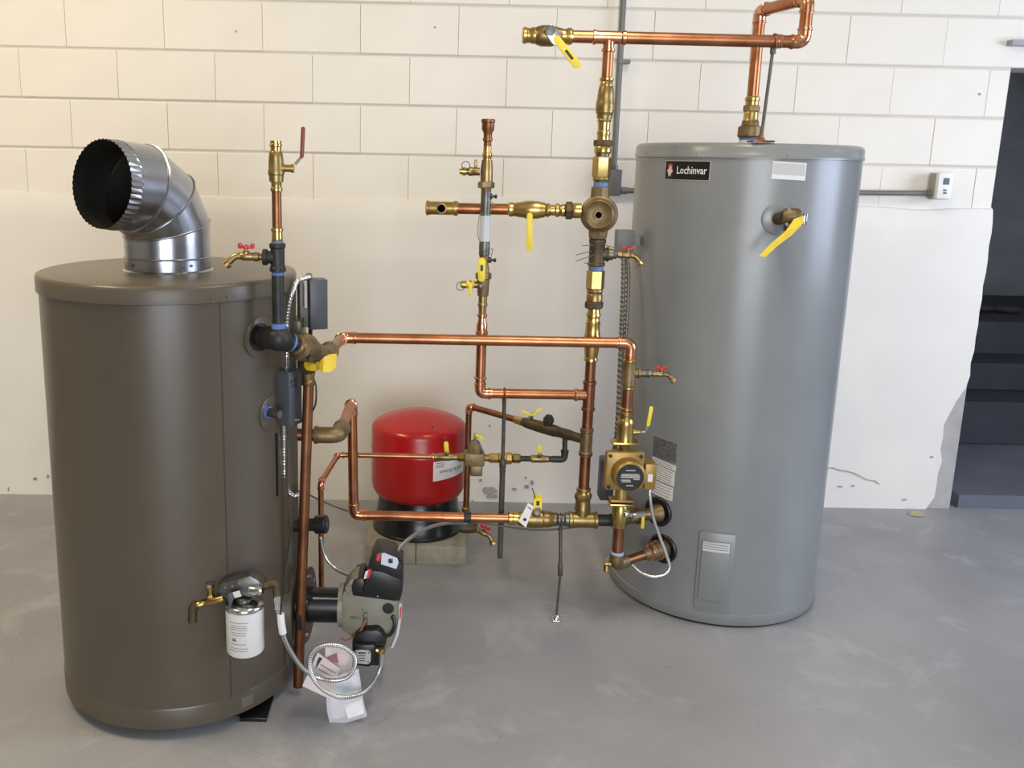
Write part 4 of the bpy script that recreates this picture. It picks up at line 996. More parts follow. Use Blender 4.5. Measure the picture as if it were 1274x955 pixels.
mk('brass_end', lathe(V((D0.x, D0.y, at(583, 634, D0.y).z)), UP, [(0, .012), (.003, .015), (.009, .015), (.012, .0115)], 14), BRASS, dg)
sv2 = thing('strainer_valve', 'cast bronze valve body with twin yellow tabs on the slanting line', 'valve', onl(D0, D1, 670, 0))
chain(sv2, D0, D1, [('press_end', BRASS, [(640, 7.5), (641, 9.5), (644, 10), (646, 10), (651, 11)]), ('valve_body', DBRONZE, [(650, 10), (655, 13), (668, 14.5), (676, 15), (690, 15), (696, 13)]),
                    ('tail', DBRONZE, [(694, 11), (697, 13), (708, 13.5), (712, 12), (724, 12), (728, 12)])], 0)
q = onl(D0, D1, 681, 0); mk('black_cap', [lathe(q, V((.05, -.25, 1)), [(0, .015), (.026, .015), (.028, .019), (.040, .019), (.042, .014), (.050, .013), (.052, .008)], 10)], IRON, sv2)
q = onl(D0, D1, 661, 0)
mk('stem', cyl(q, at(662, 517, q.y-.01), .0045, 8), STEEL, sv2)
for (xa, ya, xb, yb) in ((660, 516, 650, 511), (662, 516, 673, 508)): lever(sv2, at(xa, ya, q.y-.012), at(xb, yb, q.y-.012), 3.2, YELLOW, .004, hub=False)
mk('lever_link', tube([at(658, 519, q.y-.012), at(663, 514, q.y-.012), at(669, 511, q.y-.012)], .0035, 6), STEEL, sv2)
# drain cock assembly by the expansion tank
q = V((D0.x, 3.12, at(583, 656, 3.12).z))
ec = thing('expansion_tank_tee', 'dark bronze tee behind the taped band beside the black tank skirt', 'pipe fitting', q)
mk('tee_body', lathe(q-XP*.025, XP, [(0, .018), (.006, .021), (.05, .021), (.058, .016), (.064, .016)], 14), DBRONZE, ec)
mk('tee_neck', cyl(q, q+V((0, .16, .012)), .014, 12), DBRONZE, ec)
tap('drain_tap', 'brass drain tap with red handle hanging right of the black tank skirt', q+XP*.022+DN*.002, V((1, -.3, -.34)), .9)

# ================================================================ BOILER SIDE FITTINGS
# cross tee at the boiler outlet with the riser for the air line
zp = BP.z
TB_ = at(347, 421, 2.27)
bt2 = thing('outlet_tee', 'black iron outlet tee with blue tape on the boiler side', 'pipe fitting', TB_)
d1 = (at(368, 428, 2.31) - TB_).normalized()
mk('nipple', cyl(BP - bd*.0, TB_, .0235, 20), IRON, bt2)
mk('tee_body', lathe(TB_ - (TB_-BP).normalized()*.045, (TB_-BP), [(0, .026), (.01, .0295), (.06, .0295), (.066, .026)], 20), IRON, bt2)
mk('tee_swell', sphere(TB_, .034, 20, (1, 1, .95)), IRON, bt2)
mk('branch_lip', lathe(TB_, d1, [(0, .024), (.026, .0245), (.027, .027), (.034, .027)], 18), IRON, bt2)
mk('thread_tape', lathe(TB_+d1*.033, d1, [(0, .0205), (.003, .024), (.010, .024), (.013, .018)], 18), BLUE, bt2)
mk('branch_nipple', cyl(TB_+d1*.03, TB_+d1*.062, .0165, 16), IRON, bt2)
K0, K1 = V((TB_.x, TB_.y, TB_.z)), V((TB_.x, TB_.y, TB_.z+.3))
chain(bt2, K0, K1, [('neck_lip', IRON, [(416, 24), (411, 24), (409, 23)])], 1)
chain(bt2, K0, K1, [('thread_tape', BLUE, [(409.5, 18.5), (402, 18.5)])], 1)
bp2 = thing('black_iron_riser', 'upright black iron pipe and tee above the boiler outlet', 'pipe', onl(K0, K1, 402, 1))
chain(bp2, K0, K1, [('pipe', IRON, [(404, 15.5), (336, 15.5)]), ('thread_tape', BLUE, [(342, 15.8), (336, 15.8)]), ('tee_body', IRON, [(338, 17), (337, 20.5), (333, 20.5), (331, 17.5), (309, 17.5), (307, 20.5), (303, 20.5), (302, 17)]), ('thread_tape', BLUE, [(303, 14.5), (299.5, 14.5)])], 1)
kq = onl(K0, K1, 320, 1)
mk('branch_socket', lathe(kq, V((-1, 0, 0)), [(0, .016), (.024, .016), (.026, .0205), (.036, .0205), (.038, .014)], 16), IRON, bp2)
tap('drain_tap', 'brass drain tap with red handle over the boiler lid', kq + V((-.036, 0, 0)), V((-1, -.05, .03)), .92)
cs = thing('copper_stub', 'short upright copper pipe between black tee and red lever valve', 'pipe', onl(K0, K1, 300, 1))
chain(cs, K0, K1, [('press_adapter', BRASS, [(300.5, 12.5), (299, 14), (296, 14), (290, 13), (288, 13), (287, 15.5), (284, 15.5), (283, 12)]), ('pipe', COPPERD, [(285, 12), (236, 12)])], 1)
ab = thing('ball_valve', 'brass ball valve with tall red lever standing above the boiler', 'valve', onl(K0, K1, 237, 1))
chain(ab, K0, K1, [('press_end', BRASS, [(238.5, 12), (237.5, 15), (234, 15), (233, 13), (228, 13), (226, 15)]), ('valve_body', BRASSD, [(226, 17.5), (218, 18.5), (216.5, 20.5), (213, 20.5), (211, 19), (198, 18.5), (194, 17.5), (190, 16.5), (188, 14.5)]),
                   ('press_end', BRASS, [(188, 13.5), (183, 13.5), (182, 15.8), (179.5, 15.8), (178.5, 14), (175, 14)])], 1)
a_ = onl(K0, K1, 209, 1)
mk('stem', lathe(a_, XP, [(0, .012), (.020, .012), (.022, .009), (.036, .009), (.037, .0105), (.044, .0105)], 12), BRASS, ab)
h1, h2, h3 = at(367, 204, TB_.y), at(376, 194, TB_.y), at(377.5, 160, TB_.y)
mk('lever_arm', tube(fillet([h1, h2, h2.lerp(h3, .3)], .01), .0038, 8), CHROME, ab)
mk('lever_grip', [capsule(h2, h3, .0095, V((0, -1, 0)), .009)], REDLEV, ab, bevel=.002)
# gate valve with tag
V0 = TB_ + d1*.058; V1 = at(404, 442, 2.40) ; dg1 = (V1-V0).normalized()
gv = thing('gate_valve', 'bronze valve body beside the boiler outlet with curled yellow tag', 'valve', V0)
LV = (V1-V0).length
mk('valve_body', lathe(V0, dg1, [(0, .022), (.004, .027), (.014, .028), (.020, .038), (.045, .038), (.062, .032), (.078, .026), (LV+.0, .0225)], 22), BRONZE, gv)
mk('cast_elbow', tube(fillet([V1-dg1*.02, V1, V1.lerp(E1, .24)], .03, 8), .0235, 18), BRONZE, gv)
mk('elbow_lip', lathe(V1.lerp(E1, .2), E1-V1, [(0, .0275), (.016, .0275), (.018, .021)], 20), BRONZE, gv)
mk('packing_nut', lathe(V0+dg1*.055+V((0, -.03, -.012)), V((.5, -1, -.1)), [(0, .014), (.012, .014), (.014, .009), (.03, .008)], 8), DBRONZE, gv)
yt = []
for i in range(9):
    t = i/8; x = (379, 382, 388, 394, 398, 403, 409, 415, 419)[i]; a = (441, 446, 452, 452, 449, 444, 441, 440, 440)[i]; c = (455, 460, 461, 461, 460, 462, 463, 461, 456)[i]
    yt.append((at(x, a, 2.325+(.02, .01, .0, -.005, -.02, -.03, -.02, 0, .012)[i]), at(x-1, c, 2.30+(.03, .012, 0, -.004, -.012, -.02, -.015, .0, .012)[i])))
vs = []; 
for a, c in yt: vs += [a, c]
fs2 = [(2*i, 2*i+1, 2*i+3, 2*i+2) for i in range(8)]
n_ = len(vs); vs2 = vs + [v+V((0, .001, 0)) for v in vs]
fs2 += [tuple(j+n_ for j in reversed(f)) for f in fs2] + [(0, 1, 1+n_, n_), (16, 17, 17+n_, 16+n_)] + [(2*i, 2*i+2, 2*i+2+n_, 2*i+n_) for i in range(8)] + [(2*i+1, 2*i+3, 2*i+3+n_, 2*i+1+n_) for i in range(8)]
mk('yellow_tag', (vs2, fs2), YTAG, gv)
# relief discharge pipe in front of the boiler
Pt, Pb = at(384, 474, 2.37), at(371, 853, 2.38)
rp = thing('discharge_pipe', 'plain copper discharge pipe dropping to the floor beside the boiler', 'pipe', Pb)
mk('pipe', cyl(Pb, Pt, .0146, 18), COPPERD, rp)
mk('press_adapter', lathe(Pt, UP, [(-.012, .0145), (-.008, .0175), (.002, .0175), (.004, .0155), (.016, .0165), (.022, .018), (.035, .018)], 18), BRASSD, rp)
rvv = mk('relief_body', lathe(Pt+UP*.03, V0+dg1*.04+V((0, .01, -.02))-(Pt+UP*.03), [(0, .02), (.02, .024), (.035, .02)], 14), DBRONZE, rp)
mk('test_wire', tube(smoothpts([at(389, 468, 2.390), at(393, 480, 2.385), at(393, 500, 2.385), at(389, 511, 2.390)], 5), .0025, 6), BLACK, rp)

# control boxes and armoured conduits
c1 = at(357.5, 493, 2.38); m1_ = mpp(c1)
ca = V((math.cos(-.5), math.sin(-.5), 0)); cb_ = V((-ca.y, ca.x, 0))
k1 = thing('control_box', 'charcoal control box on the boiler side below the outlet tee', 'control box', c1)
bxp = mk('case', box(c1, 26*m1_, 26*m1_, 70*m1_, (cb_, ca, UP)), GREYBOX, k1, bevel=.003)
fc = c1 + ca*(13*m1_)
mk('knob', lathe(at(368, 474, c1.y-.03), V((.5, -1, 0)), [(0, .005), (.004, .005)], 10), BLACK, k1); mk('knob', lathe(at(368, 480, c1.y-.03), V((.5, -1, 0)), [(0, .004), (.004, .004)], 10), BLACK, k1)
mk('case_label', box(at(369, 522, c1.y-.027), .014, .001, .005), GREYBOX2, k1)
P = bhit(331, 512); pdv = V((math.cos(ang(P, BO)), math.sin(ang(P, BO)), 0))
mk('probe_nut', lathe(P-pdv*.002, pdv, [(0, .019), (.006, .019), (.008, .014), (.02, .012), (.05, .011)], 14), STEEL, k1)
mk('probe_tape', lathe(P+pdv*.004, pdv, [(0, .0165), (.008, .0165)], 14), BLUE, k1)
c2_ = at(391, 377.5, 2.52); m2_ = mpp(c2_)
k2 = thing('control_box', 'taller charcoal control box hung behind the boiler edge with pale side label', 'control box', c2_)
ca2 = V((.35, -.94, 0)).normalized(); cb2 = V((-ca2.y, ca2.x, 0))
mk('cover', box(c2_+cb2*.008, 22*m2_, .05, 62*m2_, (cb2, ca2, UP)), GREYBOX, k2, bevel=.002)
mk('back_case', box(c2_-ca2*.028-cb2*.012, 24*m2_, .04, 60*m2_, (cb2, ca2, UP)), mat('case_side_grey', (118, 116, 104), .5), k2, bevel=.002)
mk('side_label', box(at(379, 365, c2_.y-.012), .007, .03, 34*m2_, (cb2, ca2, UP)), mat('pale_case_label', (178, 174, 160), .5), k2)
mk('wiring_stub', ridged([c2_+V((-.012, .01, -.06)), c2_+V((-.014, .012, -.10))], .006), IRON, k2)
mk('connector', lathe(at(388, 344, 2.51), V((-.9, 0, -.05)), [(0, .008), (.006, .0105), (.014, .0105), (.016, .008)], 10), STEEL, k2)
ARM = mat('armoured_conduit_steel', (196, 196, 194), .3, .9)
mk('flex_conduit', ridged(smoothpts([at(386, 344, 2.48), at(375, 347, 2.46), at(369, 351, 2.44), at(363, 365, 2.42), at(358, 385, 2.41), at(356, 405, 2.405), at(356, 430, 2.405), at(356, 462, 2.39)], 5), .0072), ARM, label='silver armoured conduit curving between the two boiler control boxes', cat='conduit')
mk('flex_conduit', ridged(smoothpts([at(353, 527, 2.38), at(353.5, 550, 2.385), at(354, 585, 2.39), at(356, 605, 2.395), at(362, 614.5, 2.4), at(370, 616, 2.41), at(374, 612, 2.45)], 5), .0068), ARM, label='silver armoured conduit hanging below the lower boiler control box', cat='conduit')
# capped stub and thin cable behind the discharge pipe
ss = at(400, 652, 2.46)
cs2 = thing('capped_stub', 'black capped stub sticking out of the boiler side behind the discharge pipe', 'pipe', ss)
sd3 = V((1, -.18, .12)).normalized()
mk('stub_tube', cyl(ss - sd3*.10, ss, .019, 18), IRON, cs2); mk('cap', lathe(ss-sd3*.018, sd3, [(0, .020), (.002, .027), (.032, .027), (.034, .024)], 20), BLACK, cs2)
mk('cap_screw', lathe(ss+sd3*.0165, sd3, [(0, .009), (.001, .009)], 12), GREYBOX, cs2)
mk('thin_cable', tube(smoothpts([at(386, 616, 2.72), at(405, 625, 2.77), at(425, 633, 2.87), at(446, 640, 2.95)], 6), .0028, 8), CABLE, label='thin dark cable running behind the lower left copper corner', cat='cable')

# pump side electrics
gb = thing('relay_box', 'dark grey relay box tucked behind the left of the pump', 'control box', at(753, 595, 2.95))
c3 = at(754, 594, 2.95); mk('case', box(c3, 17*mpp(c3), .06, 53*mpp(c3)), GREYBOX, gb, bevel=.006); mk('case_screw', lathe(at(752, 585, 2.92)+V((0, .003, 0)), V((0, -1, 0)), [(0, .004), (.004, .004)], 8), STEEL, gb)
jb = thing('junction_box', 'grey metal junction box at the upper left edge of the tank', 'junction box', at(777, 299, 3.10))
c4 = at(776.5, 299, 3.10); m4 = mpp(c4); mk('case', box(c4, 21*m4, .05, 26*m4), GREYBOX2, jb, bevel=.002); mk('cover', box(c4+V((0, -.027, 0)), 22*m4, .004, 27*m4), GREYBOX2, jb, bevel=.001)
mk('bracket', box(c4+V((.035, .02, 0)), .05, .012, .03), GREYBOX2, jb)
for i, dx in enumerate((0, 6)):
    mk('flex_conduit', ridged(smoothpts([at(775.5+dx*.6, 312, 3.09), at(776+dx, 345, 3.06), at(774+dx, 400, 3.03), at(772+dx*.8, 450, 3), at(770+dx*.6, 500, 2.97), at(767+dx*.2+i*5, 545, 2.95), at(763+i*12, 568, 2.95-.07*i)], 5), .0085 if i == 0 else .0065, .014, .2), mat('dull_armour', (112, 109, 100), .45, .5), label=['dull armoured conduit from the junction box down behind the pump', 'second thinner armoured conduit beside the tank edge down to the pump'][i], cat='conduit')
mk('flex_conduit', ridged(smoothpts([at(808, 609, 2.765), at(809, 622, 2.76), at(813, 645, 2.76), at(821, 668, 2.76), at(829, 690, 2.755), at(833, 705, 2.75), at(827, 714, 2.745), at(812, 717, 2.745), at(797, 712, 2.76), at(787, 703, 2.78)], 6), .0052), ARM, label='silver armoured conduit looping from the pump down past the tank ports', cat='conduit')

# relief valve on the tank front
rvk = thing('relief_valve', 'bronze relief valve with long yellow tag on the tank front', 'valve', RP)
a_ = RP + rd*.006; tipv = at(986, 268, 2.74); t1 = (tipv-a_).normalized()
mk('inlet', lathe(a_, t1, [(0, .019), (.04, .019), (.042, .022), (.05, .022)], 18), DBRONZE, rvk)
bq = a_ + t1*.065
mk('valve_body', lathe(bq-XP*.022, V((1, -.25, .02)), [(0, .019), (.006, .0225), (.03, .024), (.046, .022), (.05, .018)], 16), BRONZE, rvk)
mk('outlet', lathe(bq, V((.1, -.1, -1)), [(0, .018), (.03, .018), (.032, .021), (.042, .021)], 16), DBRONZE, rvk)
mk('test_lever', box(at(1001, 273, 2.725), .010, .014, .036), CHROME, rvk, bevel=.002)
for x, y in ((982, 261), (999, 262), (979, 279)): mk('bolt', sphere(at(x, y, 2.365), .0048, 8), CHROME, rvk)
poly = [at(988, 272, 2.71), at(1000, 268, 2.71), at(998, 278, 2.705), at(983, 293, 2.7), at(966, 306, 2.7), at(951, 319.5, 2.7), at(944, 318.5, 2.7), at(960, 302, 2.7), at(977, 288, 2.7)]
mk('yellow_tag', prism(poly, V((.002, -.0015, 0))), YTAG, rvk, smooth=False)

# ================================================================ WALL ELECTRICS
def wpt(x, y, dv=.03): return wp(x, y, dv)
EMT = mat('grey_conduit', (112, 112, 106), .5, .3)
vc = thing('wall_conduit', 'upright dark grey conduit clipped to the block wall', 'conduit', wpt(763, 212))
ca_, cb3 = wpt(763.5, 214), wpt(776, -6); mk('tube', cyl(ca_, ca_ + (cb3-ca_)*((RH-ca_.z-.002)/(cb3.z-ca_.z)), .0125, 14), EMT, vc)
for x, y in ((772.5, 77), (771, 77)): pass
cpn = wpt(772.5, 77); mk('strap', [box(cpn+V((.012, -.0, 0)), .05, .03, .016)], EMT, vc, bevel=.002)
mk('connector', lathe(wpt(764, 212), UP, [(0, .016), (.02, .016), (.022, .0135)], 12), STEEL, vc)
wb = thing('wall_box', 'grey conduit box on the wall behind the mixing valve', 'junction box', wpt(764, 227))
mm = mpp(wpt(764, 227)); mk('case', box(wpt(764.5, 227, .026), 15*mm, .05, 32*mm), GREYBOX2, wb, bevel=.003); mk('cover', box(wpt(764.5, 227, .053), 14*mm, .004, 31*mm), GREYBOX2, wb, bevel=.001)
hc = thing('wall_conduit', 'level grey conduit running behind the tank to the thermostat', 'conduit', wpt(1100, 239))
mk('tube', cyl(wpt(772, 237, .04), wpt(1160, 240.5, .04), .0115, 14), EMT, hc); mk('connector', lathe(wpt(1152, 240.4, .04), XP, [(0, .014), (.03, .014)], 12), EMT, hc); mk('connector', lathe(wpt(773, 237, .04), XP, [(0, .015), (.025, .015)], 12), EMT, hc)
ts = thing('thermostat', 'white wall thermostat with small grey screen near the doorway', 'thermostat', wpt(1172, 232))
mk('back_box', box(wpt(1168, 231.5, .042), 18*mm, .045, 32*mm), mat('wall_box_grey', (150, 146, 138), .5), ts, bevel=.003)
mk('case', box(wpt(1174, 231, .078), 18*mm, .028, 32*mm), WHITE, ts, bevel=.005)
mk('screen', box(wpt(1177.5, 225.5, .0925), 7.5*mm, .002, 8*mm), mat('lcd_grey', (96, 100, 98), .25), ts, smooth=False)
mk('button', box(wpt(1175.5, 236.5, .0925), 4*mm, .003, 2.2*mm), GREYBOX2, ts); mk('button', box(wpt(1175.5, 240, .0925), 4*mm, .003, 2.2*mm), GREYBOX2, ts)

# ================================================================ BURNER, FILTER, HOSES, PAPERS
YB = 2.47
bu = thing('oil_burner', 'oil burner with black air tube and olive housing on the boiler side', 'burner', V((at(460, 830, YB).x, YB, .06)))
ba = lambda x, y, dy=0: at(x, y, YB+dy)
ac_ = ba(405, 752)                       # air tube axis
bm_ = mpp(ac_)
mk('mount_ring', lathe(V((BO[0]+R-.03, YB, ac_.z)), XP, [(0, .115), (.034, .115), (.036, .11), (.036, .03)], 36), BPAINT, bu)
mk('flange', lathe(V((ba(384, 750).x-.008, YB, ac_.z)), V((1, -.06, 0)), [(0, 46*bm_), (.008, 46*bm_), (.010, 45*bm_), (.010, .03)], 40), BLACKM, bu)
for a in (.5, 1.57, 2.6, 3.9, 5.5):
    mk('flange_bolt', lathe(V((ba(384, 750).x, YB+.088*math.cos(a), ac_.z+.088*math.sin(a))), XP, [(0, .007), (.007, .007), (.009, .004)], 6), CHROME, bu)
mk('air_tube', lathe(V((BO[0]+R-.01, YB, ac_.z)), XP, [(0, .051), (ba(428, 752).x-(BO[0]+R-.01), .051)], 32), BLACKM, bu)
mk('tube_seam', box(V((ba(409, 750).x, YB-.0515, ba(409, 744, -.05).z)), 33*bm_, .004, .0035), CHROME, bu)
def bpoly(pts, y0_, y1_): return prism([at(x, y, y0_) for x, y in pts], V((0, y1_-y0_, 0)))
YFc = 2.415
mk('blower_housing', bpoly([(425, 742), (428, 736), (434, 733), (446, 736), (470, 741), (494, 745), (497, 756), (498, 772), (495, 788), (489, 801), (480, 810), (466, 813), (450, 806), (440, 795), (433, 789), (425, 784)], YFc, 2.53), OLIVE, bu, bevel=.005)
mk('housing_flange', lathe(V((ba(424, 752).x-.004, YB, ac_.z+.002)), XP, [(0, .064), (.014, .064), (.016, .056)], 32), OLIVE, bu)
mk('housing_lip', bpoly([(429, 731), (436, 722), (444, 718), (450, 724), (446, 738), (432, 741)], YFc-.002, 2.49), mat('pale_olive_cast', (158, 154, 138), .5, .3, (124, 120, 106), 60), bu, bevel=.002)
hl = lathe(at(483, 756.5, YFc-.0012), V((0, -1, 0)), [(0, 7*bm_), (.0012, 7*bm_), (.0014, 6*bm_)], 24)
mk('hole_disc', hl, BLACK, bu)  # flat black disc painted in for the dark round hole
mk('igniter_base', bpoly([(437, 730), (440, 722), (451, 719), (455, 726), (470, 728), (500, 730), (501, 735), (497, 748.5), (478, 746), (452, 742.5), (439, 741)], YFc-.012, 2.51), BLACK, bu, bevel=.003)
cov = mk('igniter_cover', bpoly([(450, 738), (454, 722), (457, 711), (465, 709), (487, 713), (501, 719), (499, 743), (478, 742)], YFc-.03, 2.5), BLACK, bu, bevel=.006)
ctl = mk('control_module', bpoly([(459, 708), (459.5, 700), (465, 688), (474, 686.5), (491, 692), (496, 699), (501, 703), (500, 722), (487, 717), (472, 710.5)], YFc-.035, 2.48), BLACK, bu, bevel=.004)
lbY = YFc-.0362
mk('module_label', bpoly([(475, 688.5), (478, 687.5), (494, 694), (496, 699), (493, 707.5), (474, 701.5)], lbY, lbY+.001), mat('label_cool_white', (206, 210, 220), .5), ctl, smooth=False)
mk('reset_button', box(at(486, 697.5, lbY-.002), 5*bm_, .005, 5*bm_), mat('button_navy', (34, 36, 52), .4), ctl, bevel=.001)
mk('warning_label', bpoly([(469.5, 689), (474.5, 688), (472.5, 698), (468, 697)], lbY, lbY+.001), REDINK, ctl, smooth=False)
mk('warning_label', bpoly([(458, 708.5), (463, 708), (459, 719), (454.5, 719.5)], lbY+.004, lbY+.006), REDINK, cov, smooth=False)
mk('warning_label', bpoly([(454.5, 711), (458.5, 709), (455.5, 719.5), (452.5, 720)], lbY+.0035, lbY+.0055), PAPER, cov, smooth=False)
mk('connector_tab', box(at(498, 704, YFc-.02), 6*bm_, .02, 7*bm_), BLACK, ctl, bevel=.001)
for x, y in ((470, 741), (494, 747), (451, 758), (455, 767), (499, 703)): mk('screw', sphere(at(x, y, YFc-.014 if y < 750 else YFc-.002), .0042, 8), CHROME, bu)
mk('nozzle_bracket', [bpoly([(436, 767), (455, 768), (456, 770), (436, 769)], YFc-.003, YFc+.002), bpoly([(452, 763), (457, 763), (457, 779), (452, 779)], YFc-.008, YFc+.002)], STEEL, bu, bevel=.001)
mk('cad_wire', tube(smoothpts([at(455, 770, YFc-.012), at(450, 782, YFc-.016), at(441, 791, YFc-.016), at(430, 796, YFc-.012), at(424, 793, YFc-.008)], 5), .0022, 6), mat('orange_wire', (176, 104, 62), .5), bu)
mk('motor_cable', tube(smoothpts([at(489, 766, YFc-.006), at(491, 778, YFc-.014), at(486, 789, YFc-.016), at(474, 791, YFc-.014), at(462, 785, YFc-.008)], 5), .005, 10), BLACK, bu)
mk('cable_boot', lathe(at(489, 767, YFc+.002), V((0, -1, 0)), [(0, .007), (.010, .006)], 10), BLACK, bu)
mk('pump_body', bpoly([(438, 797), (444, 789), (455, 784), (470, 783), (477, 789), (481, 800), (478, 806), (477, 822), (470, 829), (448, 827), (438, 816)], YFc-.03, 2.49), BLACK, bu, bevel=.006)
fpn = mk('pump_face', bpoly([(439, 802), (466, 802), (468, 808), (466, 827), (458, 830), (443, 828), (438, 818)], YFc-.05, YFc-.02), BLACK, bu, bevel=.005)
mk('pump_label', bpoly([(440, 812), (442, 809), (448, 808), (459, 809), (461.5, 812), (461, 823), (458, 826), (444, 825), (440, 821)], YFc-.0512, YFc-.05), mat('pump_label_grey', (176, 176, 170), .5), fpn, smooth=False)
mk('label_lines', [box(at(450.5, 812+3.2*k, YFc-.0518), (.018 if k else .022), .0006, .002 if k else .0035) for k in range(4)], INK, fpn, smooth=False)
for x, y in ((443, 811), (459, 811.5), (458, 823), (444, 823)): mk('cover_screw', sphere(at(x, y, YFc-.052), .0022, 6), IRON, fpn)
fit = mk('brass_port', lathe(at(468, 808.5, YFc-.04), XP, [(0, .007), (.008, .007), (.009, .009), (.02, .009), (.021, .006)], 8), BRASS, bu)
mk('motor_plate', bpoly([(496, 752), (500, 752), (499, 772), (496, 790), (489, 806), (486, 806), (493, 788), (496, 770)], YFc-.008, YFc+.004), mat('pale_motor_plate', (196, 196, 192), .4), bu, smooth=False)
mk('motor_plate_print', bpoly([(497.5, 755), (499.5, 755), (498.5, 770), (497, 770)], YFc-.009, YFc-.0081), REDINK, bu, smooth=False)
# armoured conduits to the burner
mk('flex_conduit', ridged(smoothpts([at(399, 668, 2.53), at(404, 690, 2.53), at(416, 706, 2.52), at(433, 715, 2.5), at(447, 718.5, 2.48), at(456, 717, 2.46)], 6), .0048), ARM, label='thin armoured conduit curving from the boiler to the burner module', cat='conduit')
mk('flex_conduit', ridged(smoothpts([at(491, 692, 2.41), at(496, 683, 2.46), at(508, 671, 2.53), at(525, 660, 2.66), at(545, 652.5, 2.79), at(566, 650, 2.87), at(580, 650, 2.91)], 6), .0055), ARM, label='silver armoured conduit arching from the burner module to the bottom pipe', cat='conduit')

# oil filter
fc_ = at(305, 784, 2.185); fm = mpp(fc_); fz = lambda y: at(305, y, 2.185).z
of = thing('oil_filter', 'white spin-on oil filter canister on the boiler front', 'filter', V((fc_.x, fc_.y, fz(812))))
frd = 23.3*fm
mk('canister', lathe(V((fc_.x, fc_.y, fz(808))), UP, [(0, frd*.8), (.002, frd*.95), (.006, frd), (fz(754)-fz(808), frd)], 36), mat('canister_white', (216, 212, 208), .35), of)
mk('chrome_top', lathe(V((fc_.x, fc_.y, fz(754))), UP, [(0, frd*1.01), (.004, frd*1.03), (.008, frd*1.03), (.012, frd*.97), (.014, frd*.90), (.019, frd*.55)], 36), CHROME, of)
fcc = (fc_.x, fc_.y, frd)
for k, (ya, wd, off) in enumerate(((764, 25, 0), (767.5, 20, 0), (770, 22, 0), (772.5, 22, 0), (776, 20, 0), (779, 18, 0), (790, 20, 0), (795, 24, 0), (798, 24, 0))):
    z = fz(ya); a_c = ang(hit(296, ya, fcc), fcc)
    mk('print_line', cpatch(fcc, frd, a_c-wd*fm/frd/2, a_c+wd*fm/frd/2, z-.0008, z+.0008, .0004, 6), GREYINK, of)
text(of, 'UL', .010, None, None, None, INK, cylw=((fc_.x, fc_.y), frd+.0005, ang(hit(291, 785, fcc), fcc), fz(785)), bold=.0006)
mk('filter_head', prism([at(x, y, 2.19-.02) for x, y in ((271, 734), (274, 727), (292, 722), (310, 716), (321, 722), (328, 729), (327, 738), (310, 743), (296, 741), (285, 744), (277, 743))], V((0, .05, .0))), mat('zinc_head', (110, 110, 108), .35, .7, (86, 86, 84), 40), of, bevel=.004)
mk('head_boss', lathe(V((fc_.x, fc_.y, fz(750))), UP, [(0, .022), (.016, .020), (.02, .014)], 16), STEEL, of)
mk('head_rim', lathe(at(311, 734, 2.165), V((1, -.2, .15)), [(0, .012), (.03, .013), (.036, .010)], 14), CHROME, of)
for x, y in ((280, 731), (289, 729), (298, 725)): mk('screw', sphere(at(x, y, 2.168), .0035, 8), CHROME, of)
mk('strap', prism([at(x, y, 2.147) for x, y in ((281, 742), (284, 738), (288, 739), (291, 744), (287, 754), (286, 760), (284, 760), (284, 748))], V((0, .012, 0))), GREYBOX, of, bevel=.001)
mk('paper_tab', box(at(295, 739, 2.155), 9*fm, .001, 8*fm, (V((.95, 0, .3)), V((0, 1, 0)), V((-.3, 0, .95)))), PAPER, of)
ov = thing('oil_valve', 'brass oil shut-off valve with bronze elbow left of the filter', 'valve', at(262, 745, 2.18))
o0, o1 = at(278, 744, 2.18), at(239, 754, 2.175)
mk('valve_body', lathe(o0, o1-o0, [(0, .009), (.004, .0095), (.035, .0095), (.040, .0075), (.05, .006), (.054, .009), (.07, .009)], 12), BRASS, ov)
q = at(262, 744, 2.18); mk('valve_stem', lathe(q, UP, [(0, .009), (.006, .010), (.010, .006), (.022, .0065), (.026, .009), (.032, .009), (.034, .006)], 10), BRASS, ov)
mk('stem_top', lathe(q+UP*.033, UP, [(0, .010), (.003, .011), (.008, .010)], 6), CHROME, ov)
mk('outlet_elbow', tube(fillet([at(246, 751.5, 2.175), at(240, 754, 2.175), at(239.5, 773, 2.175)], .012), .0118, 12), DBRONZE, ov)
oe = thing('filter_elbow', 'dark bronze street elbow between filter and braided hose', 'pipe fitting', at(342, 724, 2.18))
mk('elbow', tube(fillet([at(328, 729, 2.18), at(343, 723, 2.18), at(345, 741, 2.18)], .016, 8), .0105, 14), DBRONZE, oe)
mk('elbow_lip', lathe(at(331, 728, 2.18), V((1, 0, .25)), [(0, .0115), (.01, .0115)], 12), DBRONZE, oe)
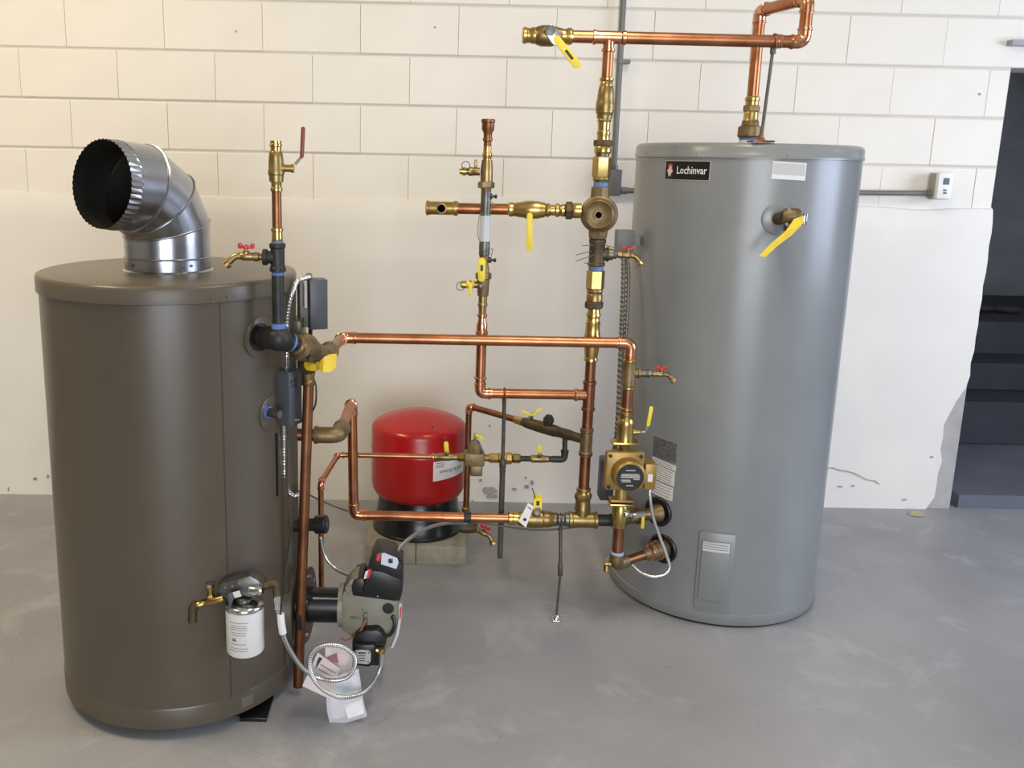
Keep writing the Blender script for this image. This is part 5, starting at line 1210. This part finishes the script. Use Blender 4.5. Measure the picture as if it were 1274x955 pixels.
# braided hoses: filter -> coil -> burner pump
h1 = thing('braided_hose', 'braided steel oil hose coiled in front of the burner', 'hose', at(408, 860, 2.305))
yc = 2.285
path = [at(345, 741, 2.175), at(346, 755, 2.175), at(349, 775, 2.175), at(355, 797, 2.185), at(366, 817, 2.21), at(378, 832, 2.23), at(395, 842, yc-.045), at(415, 846, yc-.05), at(432, 842, yc-.04), at(441, 829, yc-.02), at(440, 815, yc-.005), at(428, 805, yc), at(410, 802, yc-.005), at(393, 807, yc-.02), at(386, 818, yc-.035), at(386, 834, yc-.05), at(393, 848, yc-.058), at(406, 860, yc-.066), at(425, 867, yc-.068), at(446, 864, yc-.05), at(461, 853, yc-.01), at(470, 838, yc+.04), at(474.5, 826, yc+.05)]
mk('braid', tube(smoothpts(path, 7), .0062, 12), BRAID, h1)
mk('hose_collar', lathe(at(345, 740, 2.175), DN, [(0, .0095), (.022, .0095), (.024, .007), (.04, .0075)], 12), CHROME, h1)
mk('hose_sleeve', tube(smoothpts([at(349, 763, 2.175), at(350, 775, 2.175), at(352, 787, 2.18)], 4), .010, 12), WHITE, h1)
mk('hose_collar', tube([at(474.5, 827, yc+.05), at(475, 822, yc+.05), at(475.5, 812, yc+.05)], .0085, 10), CHROME, h1)
mk('end_nut', lathe(at(475, 812, yc+.05), UP, [(0, .010), (.012, .010), (.014, .007)], 6), BRASS, h1)
mk('sense_wire', tube(smoothpts([at(362, 655, 2.245), at(358, 690, 2.225), at(352, 735, 2.185), at(349, 765, 2.17)], 5), .0022, 6), BLACK, label='thin black wire hanging down the boiler side to the hose', cat='cable')
# literature hanging from the hose
def sheet(name, pts, m, parent=None, label=None, cat=None, th=.0018): return mk(name, prism(pts, V((0, th, 0))), m, parent, label=label, cat=cat, smooth=False)
s1 = sheet('manual', [at(395, 812, 2.302), at(423, 832, 2.292), at(410, 869, 2.262), at(376, 853, 2.262)], PAPER2, label='pinkish grey instruction leaflet hanging behind the hose coil', cat='leaflet', th=.004)
sheet('leaflet_title', [at(397, 817, 2.298), at(401, 819, 2.296), at(392, 833, 2.284), at(388.5, 831, 2.286)], INK, s1)
mk('print_lines', [prism([at(x, y, yy-.0012), at(x+19, y+11, yy-.004), at(x+18.6, y+12, yy-.004), at(x-.4, y+1, yy-.0012)], V((0, .0006, 0))) for x, y, yy in ((399, 826, 2.291), (396, 831, 2.287), (393, 836, 2.283))], GREYINK, s1, smooth=False)
s2_ = sheet('card', [at(405, 800, 2.322), at(440, 812, 2.312), at(436, 842, 2.307), at(404, 835, 2.307)], PAPER2, label='pink printed card behind the hose coil under the burner', cat='card')
sheet('card_patch', [at(407, 818, 2.308), at(419, 813, 2.308), at(421, 825, 2.3065), at(412, 822, 2.3065)], mat('dusty_rose_print', (150, 96, 98), .6), s2_)
s3 = thing('literature_bag', 'clear plastic bag of papers hanging to the floor below the burner', 'bag', at(430, 898, 2.252))
mk('bag_film', prism([at(404, 846, 2.282), at(446, 832, 2.292), at(452, 872, 2.262), at(456.5, 891, 2.252), at(434, 898, 2.249), at(411, 904, 2.245), at(407, 885, 2.255)], V((0, .004, 0))), CLEAR, s3, smooth=False)
sheet('folded_sheet', [at(409, 850, 2.2835), at(443, 840, 2.291), at(449, 885, 2.2615), at(414, 895, 2.255)], PAPER, s3)
sheet('blue_card', [at(422, 851, 2.2795), at(440, 849, 2.2805), at(441, 862, 2.2715), at(425, 864, 2.2705)], mat('pale_blue_print', (166, 190, 204), .5), s3)
sheet('booklet', [at(428, 877, 2.2605), at(450, 870, 2.2635), at(453, 887, 2.2505), at(433, 894, 2.2475)], mat('white_card_bright', (232, 230, 228), .5), s3)
